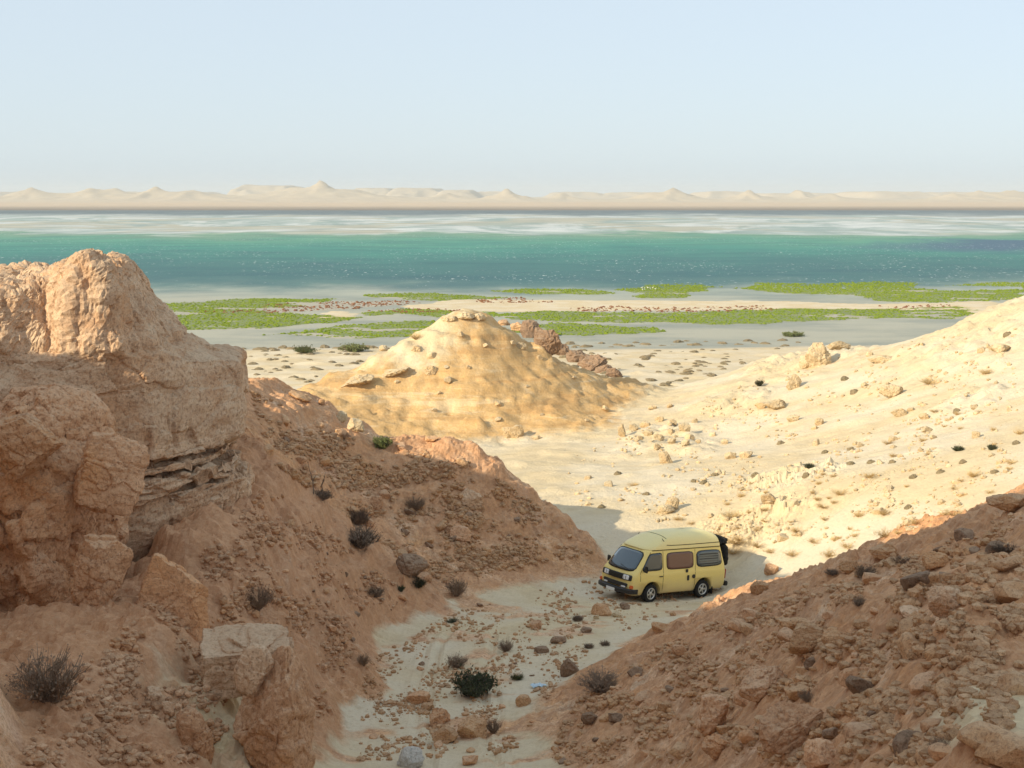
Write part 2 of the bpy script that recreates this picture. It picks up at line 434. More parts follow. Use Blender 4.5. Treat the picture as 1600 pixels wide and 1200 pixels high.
def base_parts(xs, ys, x, y):
    g = tps_grid(G_t, xs, ys)
    # plain: flattens seaward
    w = sstep(115, 150, y)
    plain_h = 1.5 - 1.35 * sstep(140, 212, y) + .0 * x
    g = g * (1 - w) + plain_h * w
    g = np.where(y > 60, np.maximum(g, plain_h - .3), g)
    far = -50.0
    near_ok = (y < 75)
    l = np.where((y < 72) & (x < 6), tps_grid(L_t, xs, ys), far)
    l = np.minimum(l, 16.5 - .45 * np.clip(-15 - x, 0, 40) - .5 * np.clip(y - 52, 0, 30))
    k = np.where((y > 40) & (y < 80) & (x > -40), tps_grid(K_t, xs, ys), far)
    k = k - .8 * np.clip(51.5 - y, 0, 30)
    k = np.where(x < -10, np.minimum(k, 13.6 - (-10 - x) * .35), k)
    m = np.where((y > 75) & (y < 135) & (x > -30) & (x < 22), tps_grid(M_t, xs, ys), far)
    r = np.where(near_ok & (x > -14), R_f(x, y), far)
    b = np.where(near_ok, B_f(x, y), far)
    return g, l, k, m, r, b
def smax(list_, k=.18):
    A = np.stack(list_); mx = A.max(0)
    e = np.exp(np.clip((A - mx) / k, -30, 0)); sm = e.sum(0)
    return mx + k * np.log(sm), e / sm
def terrain(xs, ys, x, y, detail=1.0):
    """Returns height and the weights (red, ochre, rubble, wet)."""
    x = np.asarray(x, np.float64); y = np.asarray(y, np.float64)
    h, w = smax(base_parts(xs, ys, x, y))
    wg, wl, wk, wm, wr, wb = w
    d = np.zeros_like(h)
    rub_mask = 1.0
    if detail > 0:
        zt_ = h + .5 * fbm2(x / 3.0, y / 3.0, 3, 13) + .05 * x; q_ = zt_ / .9; fq = q_ - np.floor(q_)
        d += (sstep(.25, .75, fq) - fq) * .9 * (wm * .30 + wk * .45 + wl * .50)
        for (cx_, cy_, rx_, ry_) in ((5.2, 16.3, 1.3, 1.7), (7.5, 26, 1.5, 2.2), (5.3, 21.9, 1.0, 1.5), (9.5, 30, 1.2, 1.6)):
            rub_mask = rub_mask * (1 - .95 * sstep(1.15, .75, np.hypot((x - cx_) / rx_, (y - cy_) / ry_) + .25 * fbm2(x / .8, y / .8, 3, 91)))
        trk = np.array([(16, 63.5), (10, 59.5), (5, 55.5), (1.6, 52.3), (-1.2, 48.5), (-1.6, 43), (-1.2, 37), (-.5, 30)])
        dl = np.full_like(h, 9.0); sd = np.zeros_like(h)
        for (ax, ay), (bx, by) in zip(trk[:-1], trk[1:]):
            t_ = np.clip(((x - ax) * (bx - ax) + (y - ay) * (by - ay)) / ((bx - ax) ** 2 + (by - ay) ** 2), 0, 1)
            dl = np.minimum(dl, np.hypot(x - ax - t_ * (bx - ax), y - ay - t_ * (by - ay)))
        for off in (.0, .22):
            e_ = np.abs(dl + .25 * pn2(x / 5, y / 5, 95) - .72 - off * 1.4)
            d += wg * (y < 66) * (-.075 * np.exp(-(e_ / .13) ** 2) + .035 * np.exp(-((e_ - .2) / .08) ** 2)) * (1 - off * 2)
        f4 = fbm2(x / 4.5, y / 4.5, 4, 1); f1 = fbm2(x / 1.1, y / 1.1, 4, 5); fr = fbm2(x / 2.2, y / 2.2, 4, 9, .55, True)
        mid = (y > 58)
        # left slope: rills that run down towards the gully
        a = math.radians(-14)
        u = x * math.cos(a) + y * math.sin(a); v = -x * math.sin(a) + y * math.cos(a)
        rill = fbm2(u / 4.5 + .3 * f1, v / .8 + .9 * f4, 5, 21, .62, True)
        rough = fbm2(x / .42, y / .42, 4, 27, .65, True)
        d += wl * (.34 * f4 + .22 * f1 + .36 * rill + .22 * fr + .11 * rough)
        d += wk * (.22 * f4 + .20 * f1 + .18 * fr + .11 * rough)
        d += wr * (.32 * f4 + (.06 + .20 * rub_mask) * f1 + (.03 + .17 * rub_mask) * fr + .13 * rough * rub_mask)
        d += wb * (.5 * f4 + .25 * f1)
        flute = fbm2(x / 2.8 + .6 * f4, y / 8.0, 5, 41, .6, True)
        low_ = sstep(10.5, 8.0, h)
        d += wm * (.45 * f4 - .2 + .20 * f1 + .16 * fr + .24 * flute * (.3 + .7 * low_) + .10 * rough)
        hum = np.maximum(0, fbm2(x / 3.2, y / 3.2, 3, 33))
        slope_z = sstep(58, 75, y) * (1 - sstep(118, 140, y))
        d += wg * (.05 * f4 + .03 * f1 + slope_z * (.28 * hum + .14 * f4 + .05 * f1))
        pl_a = plates(x, y, .95, 301); pl_b = plates(x, y, .38, 302)
        pm = np.clip(.55 + 1.2 * fbm2(x / 2.6, y / 2.6, 3, 305), 0, 1)
        d += (wl + wk * .9 + wr * rub_mask * .9) * pm * (.075 * pl_a + .045 * pl_b)
        frm = fbm2(x / .9, y / .9, 4, 307, .62, True)
        d += wm * (.05 * pl_a * pm * (.3 + .7 * sstep(8., 10.5, h)) + .15 * frm)
        # stones
        dm = np.clip(.5 + 1.3 * fbm2(x / 3.3, y / 3.3, 3, 61), 0, 1)
        near = (y < 66)
        st = np.zeros_like(h)
        wrub = rub_mask * np.clip(wr * np.clip(dm + .35, 0, 1) + wk * .8 * np.clip(dm + .2, 0, 1) + wl * (.22 + .6 * dm) + wb, 0, 1)
        st = np.maximum(st, stones(x, y, 1.1, .16, 71, rough=.5) * wrub * .8)
        st = np.maximum(st, stones(x, y, .52, .26, 72, rough=.5) * wrub * .8)
        st = np.maximum(st, stones(x, y, .26, .5, 73, rough=.5) * wrub * .9)
        st = st * (1 + .5 * rough)
        st = np.maximum(st, stones(x, y, .8, .10, 76, .1, .35) * wg * near * .45 * dm)
        st = np.maximum(st, stones(x, y, .3, .16, 77, .1, .4) * wg * near * .7)
        st = np.maximum(st, stones(x, y, 1.5, .22, 74, rough=.6) * (wm * .9 + wg * slope_z * np.clip(dm * 2.2 - 1.5, 0, 1) * .6))
        st = np.maximum(st, stones(x, y, .7, .45, 75, rough=.6) * (wm * 1.0 + wg * slope_z * np.clip(dm * 2.0 - 1.25, 0, 1) * .7))
        oc = np.zeros_like(h)
        for (cx_, cy_, rx_, ry_) in ((8.2, 84, 3.0, 5.0), (18.5, 101, 4.5, 6.5), (25.5, 86, 5.0, 8.0), (13, 92, 2.5, 3.5), (21, 73, 2.5, 3.0), (11.5, 66, 2.5, 2.5), (9.5, 61.5, 2.2, 1.6)):
            oc = np.maximum(oc, sstep(1.2, .55, np.hypot((x - cx_) / rx_, (y - cy_) / ry_) + .55 * fbm2(x / 2.2, y / 2.2, 3, 97)))
        oc = oc * wg * mid
        so = np.maximum(stones(x, y, 1.6, .5, 111, rough=.7, flat=.5), stones(x, y, .8, .6, 112, rough=.7, flat=.6)); so = np.maximum(so, stones(x, y, .42, .6, 113, rough=.7))
        st = np.maximum(st, so * oc); d += oc * (.22 * fr + .12 * rough + .10 * pl_a + .05 * pl_b)
        d += st * detail
    h = h + d
    red = np.clip(wl + wk + wr + wb, 0, 1)
    # pale sand drifted into parts of the left slope and the foot of the right one
    ch = fbm2(x / 5, y / 5, 3, 81)
    dr = np.clip(1.1 - np.hypot((x + 5.6) / 2.6, (y - 33) / 4.5), 0, 1) + np.clip(1.35 - np.hypot((x - 5.2) / 1.2, (y - 16.3) / 1.5), 0, 1)
    red = np.clip(red * (1 - .75 * np.clip(dr + ch * .5 * (dr > 0), 0, 1)), 0, 1)
    pk = wg * (y < 54) * np.clip(fbm2(x / 3.0, y / 2.2, 3, 83) * 2.2 + .05, 0, .62)        # pinkish washes on the gully floor
    red = np.clip(red + pk, 0, 1)
    crown = sstep(8.6, 11.5, h) * sstep(-1.5, -5.5, x - (y - 97) * .3)
    foot = sstep(5.9, 7.4, h)
    och = np.clip(wm * (1.0 - .7 * crown) * (.45 + .55 * foot) * np.clip(1.05 + .7 * fbm2(x / 4, y / 4, 3, 85), 0, 1) * (1 - .35 * sstep(9.2, 11.3, h)) * (1 - .5 * sstep(4, 10, x))
                  + wg * slope_z_f(x, y) * np.clip(fbm2(x / 9, y / 7, 3, 86) * 1.3 + .05, 0, .55), 0, 1)
    rub = np.clip(wr + wk + wm * .5 + wl * .4, 0, 1)
    wet = sstep(200, 214, y + 4 * ch)
    hol = np.clip(.5 - (wl * (rill * .9 + fr * .4) + (wk + wr) * (fr * .7 + f1 * .5) + wm * (flute * .6 + f1 * .4)) * 1.1, 0, 1)
    return h, red, och, rub, wet, hol, wl
def slope_z_f(x, y): return sstep(85, 100, y) * (1 - sstep(110, 122, y))

def spaced(segs):
    out = []
    for a, b, s in segs:
        out.append(np.linspace(a, b, max(2, int(round((b - a) / s)) + 1))[:-1])
    out.append(np.array([segs[-1][1]])); return np.concatenate(out)
def sheet(name, xs, ys, skirt=None):
    X, Y = np.meshgrid(xs, ys)
    h, red, och, rub, wet, hol, mv = terrain(xs, ys, X.ravel(), Y.ravel())
    if skirt is not None: h = h - 2.0 * sstep(skirt, skirt + 1.0, Y.ravel())
    me = mesh_np(name, np.stack([X.ravel(), Y.ravel(), h], 1), grid_faces(len(xs), len(ys)), [MAT_GROUND], name == 'dune_ground',
                 attrs={'red': red, 'ochre': och, 'rubble': rub, 'wet': wet, 'hollow': hol, 'turf': hol * 0, 'mauve': mv})
    o = obj(name, me); tag(o, kind='structure'); return o
XS_N = spaced([(-60, -16.5, .6), (-16.5, 16.5, .08), (16.5, 24, .18), (24, 60, .8)])
YS_N = spaced([(-40, 14, .7), (14, 30, .055), (30, 64, .09), (64, 72, .2)])
ground_near = sheet('gully_ground', XS_N, YS_N, 70.0)
XS_M = spaced([(-80, -34, .9), (-34, 42, .2), (42, 90, .8)])
YS_M = spaced([(70, 120, .19), (120, 160, .4)])
ground_mid = sheet('dune_ground', XS_M, YS_M, 157.0)
# ------------------------------------------------------------------ shore flats, lagoon, far shore
def poly_world(pts, z=0.0): return np.array([on_plane(px, py, z) for px, py in pts])
def inside(poly, x, y):
    c = np.zeros(x.shape, bool); n = len(poly); j = n - 1
    for i in range(n):
        xi, yi = poly[i]; xj, yj = poly[j]
        c ^= ((yi > y) != (yj > y)) & (x < (xj - xi) * (y - yi) / (yj - yi + 1e-12) + xi); j = i
    return c
GREEN = [[(250, 476), (330, 470), (430, 466), (520, 470), (470, 478), (400, 486), (500, 493), (560, 497), (540, 503), (470, 508), (400, 513), (330, 515), (250, 516)],
         [(440, 524), (480, 516), (540, 511), (600, 505), (660, 502), (720, 508), (700, 520), (640, 526), (540, 528)],
         [(560, 490), (620, 483), (700, 487), (760, 488), (800, 494), (700, 496), (640, 490), (580, 494)],
         [(760, 492), (860, 487), (1000, 489), (1140, 487), (1220, 482), (1330, 484), (1500, 480), (1530, 490), (1510, 497), (1400, 498), (1280, 500), (1180, 507), (1060, 505), (900, 503), (800, 500)],
         [(790, 510), (850, 503), (940, 508), (1020, 511), (1035, 518), (1000, 523), (900, 524), (810, 520)],
         [(770, 455), (830, 451), (900, 452), (955, 456), (950, 460), (850, 460)],
         [(960, 453), (1010, 447), (1070, 443), (1115, 448), (1100, 455), (1070, 466), (1000, 466), (990, 458)],
         [(1150, 450), (1180, 442), (1280, 444), (1370, 440), (1440, 443), (1430, 450), (1500, 455), (1610, 450), (1610, 466), (1480, 473), (1360, 470), (1340, 462), (1280, 460), (1200, 458)],
         [(570, 461), (640, 458), (720, 460), (780, 466), (700, 470), (600, 468)], [(370, 471), (440, 467), (520, 467), (480, 473)],
         [(1480, 446), (1560, 441), (1620, 443), (1620, 449)]]
RED = [[(330, 488), (400, 483), (440, 476), (520, 472), (620, 470), (660, 474), (580, 480), (540, 484), (470, 486), (420, 491)],
       [(880, 482), (960, 478), (1060, 481), (1180, 479), (1230, 484), (1150, 488), (1000, 487), (900, 487)], [(560, 486), (640, 482), (720, 487), (640, 490)],
       [(1370, 480), (1480, 476), (1500, 481), (1420, 484)], [(720, 467), (820, 466), (860, 473), (760, 474)]]
BAR = [[(475, 494), (510, 486), (545, 483), (560, 492), (530, 498)], [(620, 478), (720, 466), (860, 466), (960, 468), (1200, 468), (1380, 474), (1540, 468), (1560, 476), (1480, 482), (1300, 482), (1100, 482), (900, 484), (760, 486), (680, 488)],
       [(1480, 482), (1600, 470), (1600, 490), (1530, 490)]]
GREEN_W = [poly_world(p) for p in GREEN]; RED_W = [poly_world(p) for p in RED]; BAR_W = [poly_world(p, .3) for p in BAR]
def mask(polys, x, y, warp=1.0, seed=0):
    ys = y + warp * (5.0 * fbm2(x / 9, y / 14, 4, 140 + seed, .6)); xs = x + warp * 6 * fbm2(x / 8, y / 16, 4, 150 + seed, .6)
    m = np.zeros(x.shape, bool)
    for p in polys: m |= inside(p, xs, ys)
    return m
def marsh_noise(x, y): return fbm2(x / 16, y / 9, 5, 301, .62)
XS_S = spaced([(-220, -130, 3), (-130, 135, .95), (135, 260, 3)])
YS_S = spaced([(156, 225, .55), (225, 345, .9), (345, 420, 6)])
X, Y = np.meshgrid(XS_S, YS_S); x = X.ravel(); y = Y.ravel()
bar = mask(BAR_W, x, y); grn = mask(GREEN_W, x, y) | mask(RED_W, x, y)
dist_shore = fbm2(x / 30, y / 30, 3, 160)
h = 1.5 - 1.35 * sstep(140, 212, y)
edge = 208 + 7 * dist_shore + .02 * x
h = h - .25 * sstep(-2, 6, y - edge)
h = h + .05 * fbm2(x / 6, y / 6, 3, 161) * (1 - sstep(205, 215, y))
humm = np.maximum(0, fbm2(x / 3.5, y / 3.5, 2, 162) - .1) * .7 * (1 - sstep(195, 207, y))
h = h + humm
h = np.where(bar, .12 + .10 * fbm2(x / 20, y / 20, 3, 163), h)
h = np.where(grn, .05 + .08 * fbm2(x / 5, y / 5, 3, 164), h)
h = h - .6 * sstep(330, 400, y)
h = h - 1.5 * sstep(157.2, 156.2, y)
wet = sstep(-3, 3, y - edge) * np.where(bar, 0, 1)
me = mesh_np('beach_ground', np.stack([x, y, h], 1), grid_faces(len(XS_S), len(YS_S)), [MAT_GROUND],
             attrs={'red': x * 0, 'ochre': np.where(bar, .0, 0), 'rubble': x * 0, 'wet': wet, 'hollow': x * 0 + .5, 'turf': (mask(GREEN_W, x, y) & (marsh_noise(x, y) > -.22)).astype(float) * .85, 'mauve': x * 0})
beach = obj('beach_ground', me); tag(beach, kind='structure')

def water_material():
    t = NT('lagoon_water'); p = t.pos()
    g = t.node('ShaderNodeSeparateXYZ'); t.lk(p, g.inputs[0])
    yy = g.outputs[1]; xx = g.outputs[0]
    lng = t.pos((.009, .0035, 1)); nA = t.noise(lng, 1.0, 6, .6, .6)
    lng2 = t.pos((.035, .012, 1)); nB = t.noise(lng2, 1.0, 6, .65, .4)
    # distance from the near shore sets the depth, hence the colour of the water body
    yw = t.math('ADD', yy, t.math('MULTIPLY', t.math('MULTIPLY', t.math('SUBTRACT', nA, .5), yy), .55))
    yw = t.math('ADD', yw, t.math('MULTIPLY', t.math('MULTIPLY', t.math('SUBTRACT', nB, .5), yy), .22))
    f = t.math('DIVIDE', yw, 2400.0, True)
    col = t.ramp(f, [(.0, (.42, .385, .295)), (.125, (.40, .395, .32)), (.139, (.36, .39, .33)), (.150, (.11, .20, .19)), (.165, (.055, .15, .155)), (.205, (.055, .185, .17)),
                     (.25, (.06, .25, .20)), (.30, (.10, .30, .21)), (.345, (.19, .32, .22)), (.375, (.60, .63, .60)), (.44, (.66, .68, .66)),
                     (.48, (.52, .52, .44)), (.60, (.66, .68, .67)), (.64, (.36, .38, .37)), (.72, (.17, .20, .205)), (.80, (.11, .135, .145)), (1., (.12, .13, .13))])
    # tidal flats far out: broken foam-white shallows, grey-green water and sand bars
    fa = t.noise(t.pos((.014, .0045, 1)), 1.0, 7, .68, 1.5); fb = t.noise(t.pos((.007, .006, 1)), 1.0, 5, .6, .8)
    flat = t.mix(t.ramp(fa, [(.44, 0.), (.56, 1.)]), (.26, .34, .31), (.60, .62, .60))
    flat = t.mix(t.ramp(fb, [(.50, 0.), (.57, 1.)]), flat, (.42, .39, .29))
    zone = t.ramp(f, [(.345, 0.), (.375, 1.), (.60, 1.), (.70, 0.)])
    col = t.mix(t.math('MULTIPLY', zone, .85), col, flat)
    # wind streaks
    nC = t.noise(t.pos((.03, .05, 1)), 1.0, 6, .65)
    col = t.mix(t.math('MULTIPLY', t.ramp(nC, [(.38, 1.), (.56, 0.)]), .55), col, t.mix(.6, col, (.02, .085, .12)))
    # a darker deep patch towards the right
    dx = t.math('DIVIDE', t.math('SUBTRACT', xx, 235.0), 120.0); dy = t.math('DIVIDE', t.math('SUBTRACT', yw, 640.0), 110.0)
    dd = t.math('SQRT', t.math('ADD', t.math('MULTIPLY', dx, dx), t.math('MULTIPLY', dy, dy)))
    col = t.mix(t.ramp(dd, [(.5, 1.), (1., 0.)]), col, (.065, .13, .19))
    # wind-driven foam flecks
    fl = t.noise(t.pos((.02, .012, 1)), 1.0, 3, .7); fs = t.noise(t.pos((.8, .25, 1)), 1.0, 2, .6)
    foam = t.math('MULTIPLY', t.ramp(fs, [(.64, 0.), (.69, 1.)]), t.ramp(fl, [(.44, 0.), (.56, 1.)]))
    deep = t.ramp(f, [(.14, 0.), (.16, 1.), (.33, 1.), (.36, 0.)])
    col = t.mix(t.math('MULTIPLY', foam, deep), col, (.72, .76, .74))
    wv = t.noise(t.pos((.35, 1.1, 1)), 1.0, 6, .7)
    nb = t.bump(wv, .25, .8)
    dk = t.node('ShaderNodeVectorMath', operation='SCALE'); t.lk(col, dk.inputs[0]); t.lk(t.ramp(f, [(.13, 1.), (.16, .98), (.33, .98), (.37, 1.)]), dk.inputs['Scale'])
    return t.fin(dk.outputs[0], .5, nb, .03)
MAT_WATER = water_material()
wx = spaced([(-4200, 4200, 300)]); wy = np.concatenate([spaced([(200, 420, 20)]), spaced([(420, 2300, 94)])[1:]])
X, Y = np.meshgrid(wx, wy)
water = obj('lagoon_water', mesh_np('lagoon_water', np.stack([X.ravel(), Y.ravel(), X.ravel() * 0], 1), grid_faces(len(wx), len(wy)), [MAT_WATER]))
tag(water, kind='structure')

# far shore: a plain that rises out of the water, and the eroded hills on it
def far_material():
    t = NT('far_desert'); p = t.pos()
    n1 = t.noise(t.pos((.0012, .004, .02)), 1.0, 5, .6); n2 = t.noise(p, .02, 5, .65)
    g = t.node('ShaderNodeSeparateXYZ'); t.lk(p, g.inputs[0])
    yw = t.math('ADD', g.outputs[1], t.math('MULTIPLY', t.math('SUBTRACT', n1, .5), 500.0))
    f = t.math('DIVIDE', yw, 8000.0, True)
    col = t.ramp(f, [(.20, (.15, .125, .10)), (.28, (.20, .155, .115)), (.37, (.55, .42, .29)), (.45, (.56, .42, .28)), (.55, (.52, .43, .31)), (1., (.46, .40, .31))])
    col = t.mix(t.math('MULTIPLY', t.ramp(n2, [(.45, 0.), (.7, 1.)]), .45), col, (.36, .29, .21))
    nb = t.bump(n2, 6.0, .5)
    return t.fin(col, .95, nb, .1)
MAT_FAR = far_material()
fx = spaced([(-3600, -1900, 60), (-1900, 1900, 9), (1900, 3600, 60)]); fy = spaced([(1850, 2500, 25), (2500, 4000, 150), (4000, 4700, 25), (4700, 7400, 40), (7400, 9600, 300)])
X, Y = np.meshgrid(fx, fy); x = X.ravel(); y = Y.ravel()
h = -1.5 + 2.1 * sstep(1950, 2250, y) + 2.0 * sstep(2600, 4200, y) + 6 * sstep(4200, 6500, y)
h = h + 5.0 * np.maximum(0, fbm2(x / 300, y / 500, 4, 170)) * sstep(3300, 4400, y)
def fpk(px, py, D): a = P(px, py, D); return a
PEAKS = [(500, 280, 4600, 75, 1.1), (460, 292, 4650, 110, 1.0), (540, 295, 4620, 120, 1.0), (48, 291, 4500, 70, 1.0), (140, 292, 4550, 80, 1.2), (242, 291, 4500, 62, 1.0), (180, 294, 4600, 70, 1.2),
         (300, 296, 4550, 100, 1.2), (792, 294, 4450, 55, 1.0), (1052, 292, 4500, 60, 1.0), (1020, 299, 4500, 60, 1.), (1170, 296, 4500, 50, 1.0), (1248, 295, 5200, 70, 1.3), (1530, 297, 4600, 80, 1.2), (1580, 297, 4600, 90, 1.1),
         (1300, 302, 4500, 80, 1.2), (880, 300, 4700, 60, 1.2), (700, 300, 4650, 70, 1.0), (1490, 301, 4500, 60, 1.2)]
for px, py, D, w, pw in PEAKS:
    cx, cy, cz = fpk(px, py, D)
    r = np.hypot(x - cx, (y - cy) * .7) / w
    r = r * (1 + .45 * pn2(np.arctan2(y - cy, x - cx) * 3.5 + px, r * 0 + px * .37, 180)) + .25 * fbm2(x / 60, y / 60, 3, 181)
    k_ = np.clip(.90 * np.exp(-np.abs(r) ** 1.15 * 1.5) + .10 * np.exp(-(r * .45) ** 2) - .004, 0, 1); h = h + np.maximum(cz - h, 0) * k_
MESA = [(385, 470, 283, 6300), (560, 620, 288, 6600), (620, 690, 288, 6300), (690, 745, 291, 6000), (745, 800, 294, 6600), (860, 930, 295, 6500), (940, 1010, 295, 6500), (1090, 1160, 294, 6200),
        (1180, 1230, 297, 6200), (1330, 1380, 294, 6000), (1370, 1420, 294, 6300), (1430, 1500, 296, 6500), (1500, 1640, 295, 6200), (-60, 20, 294, 6200), (200, 330, 295, 6600), (100, 160, 296, 6800), (1230, 1330, 297, 6800)]
for x0, x1, py, D in MESA:
    a = fpk(x0, py + 3.5, D); b = fpk(x1, py + 3.5, D); cx = (a[0] + b[0]) / 2; hw = (b[0] - a[0]) / 2
    ed = .35 * fbm2(x / 90, y / 90, 4, 190)
    r = np.maximum(np.abs(x - cx) / hw, np.abs(y - a[1]) / 380) + ed
    top = a[2] * .86 + 6.0 * fbm2(x / 120, y / 300, 3, 191)
    h = h + np.maximum(top - h, 0) * sstep(0, 1, (1.35 - r) / .7)
h = h + 1.5 * fbm2(x / 40, y / 60, 3, 195) * sstep(4300, 4600, y)
far_land = obj('far_shore_hills', mesh_np('far_shore_hills', np.stack([x, y, h], 1), grid_faces(len(fx), len(fy)), [MAT_FAR]))
tag(far_land, kind='structure')

# ------------------------------------------------------------------ desert haze
hz = NT('desert_haze'); hz.n.remove(hz.b)
pv = hz.node('ShaderNodeVolumePrincipled')
pv.inputs['Color'].default_value = (.72, .77, .81, 1); pv.inputs['Density'].default_value = 1.15e-4; pv.inputs['Anisotropy'].default_value = 0.0
hz.lk(pv.outputs[0], hz.n['Material Output'].inputs['Volume'])
bm = bmesh.new(); bmesh.ops.create_cube(bm, size=1.0)
zt = float(max(h.max() + 4, 40.0))
bmesh.ops.transform(bm, verts=bm.verts, matrix=Matrix.Translation((0, 4800, (zt - 4) / 2)) @ Matrix.Diagonal((8600, 9900, zt + 4, 1)))
me = bpy.data.meshes.new('haze'); bm.to_mesh(me); bm.free(); me.materials.append(hz.m)
haze = obj('haze', me); tag(haze, 'pale desert haze hanging over the lagoon and hills', 'haze', kind='stuff')
# ------------------------------------------------------------------ rock
def rock_material(name, c1, c2, c3, dustc=(.56, .44, .31), dust=.35, strata=.5, scale=1.0):
    t = NT(name); p = t.pos()
    big = t.noise(p, .35 * scale, 4, .6, .5); mid = t.noise(p, 1.7 * scale, 6, .65, .4); fine = t.noise(p, 11 * scale, 6, .7); grain = t.noise(p, 60 * scale, 3, .7)
    col = t.mix(t.ramp(mid, [(.36, 0.), (.64, 1.)]), c1, c2)
    col = t.mix(t.math('MULTIPLY', t.ramp(big, [(.47, 0.), (.62, 1.)]), .8), col, c3)
    # bedding colour: bands that follow the height
    band = t.noise(t.pos((.12, .12, 1.6)), 1.0, 5, .6, .3)
    col = t.mix(t.math('MULTIPLY', t.ramp(band, [(.48, 0.), (.6, 1.)]), strata), col, (c2[0] * 1.12, c2[1] * 1.15, c2[2] * 1.18))
    col = t.mix(t.math('MULTIPLY', t.ramp(fine, [(.52, 0.), (.61, 1.)]), .7), col, (c1[0] * .52, c1[1] * .47, c1[2] * .44))  # dark flecks paint the shade of small crevices into the stone colour
    speck = t.noise(p, 26 * scale, 4, .75); blot = t.noise(p, 4.2 * scale, 6, .7, 1.2)
    col = t.mix(t.math('MULTIPLY', t.ramp(speck, [(.53, 0.), (.65, 1.)]), .65), col, (c1[0] * .55, c1[1] * .5, c1[2] * .48))  # finer dark specks, likewise crevice shade put into the colour
    col = t.mix(t.math('MULTIPLY', t.ramp(speck, [(.32, 1.), (.45, 0.)]), .35), col, (c2[0] * 1.2, c2[1] * 1.22, c2[2] * 1.25))
    col = t.mix(t.math('MULTIPLY', t.ramp(blot, [(.55, 0.), (.62, 1.)]), .4), col, (c3[0] * .75, c3[1] * .68, c3[2] * .62))
    gn = t.node('ShaderNodeNewGeometry'); sx = t.node('ShaderNodeSeparateXYZ'); t.lk(gn.outputs['Normal'], sx.inputs[0])
    up = t.ramp(t.math('ADD', sx.outputs[2], t.math('MULTIPLY', t.math('SUBTRACT', mid, .5), .8)), [(.45, 0.), (.9, 1.)])
    col = t.mix(t.math('MULTIPLY', up, dust), col, dustc)
    oi = t.node('ShaderNodeObjectInfo'); tone = t.math('ADD', t.math('MULTIPLY', t.math('SUBTRACT', oi.outputs['Random'], .5), .22), t.attr('tone'))
    tn = t.node('ShaderNodeVectorMath', operation='SCALE'); t.lk(col, tn.inputs[0]); t.lk(t.math('ADD', 1.0, tone), tn.inputs['Scale']); col = tn.outputs[0]
    nb = t.bump(mid, .05, .6); nb = t.bump(t.noise(t.pos((1.2, 1.2, 7.)), 1.0, 5, .65, .5), .025, .5 * strata + .1, nb)
    nb = t.bump(fine, .03, .9, nb)
    return t.fin(col, .95, nb, .12)
MAT_CLIFF = rock_material('cliff_sandstone', (.55, .36, .225), (.70, .51, .34), (.60, .35, .19))
MAT_REDROCK = rock_material('red_sandstone', (.53, .30, .165), (.66, .42, .255), (.60, .31, .14), dust=.25, strata=.3)
MAT_BROWN = rock_material('brown_stone', (.51, .295, .155), (.64, .415, .235), (.56, .305, .14), dust=.25, strata=.2, scale=2.)
MAT_PALE = rock_material('pale_stone', (.50, .385, .235), (.58, .465, .30), (.52, .36, .19), (.64, .54, .37), dust=.4, strata=.3, scale=1.5)
MAT_DARKROCK = rock_material('dark_crust_stone', (.22, .145, .095), (.33, .225, .15), (.27, .165, .10), dust=.15, strata=.2, scale=1.5)
MAT_WHITE = rock_material('white_limestone', (.50, .49, .45), (.60, .58, .53), (.46, .44, .40), dust=.2, strata=.1, scale=2.)

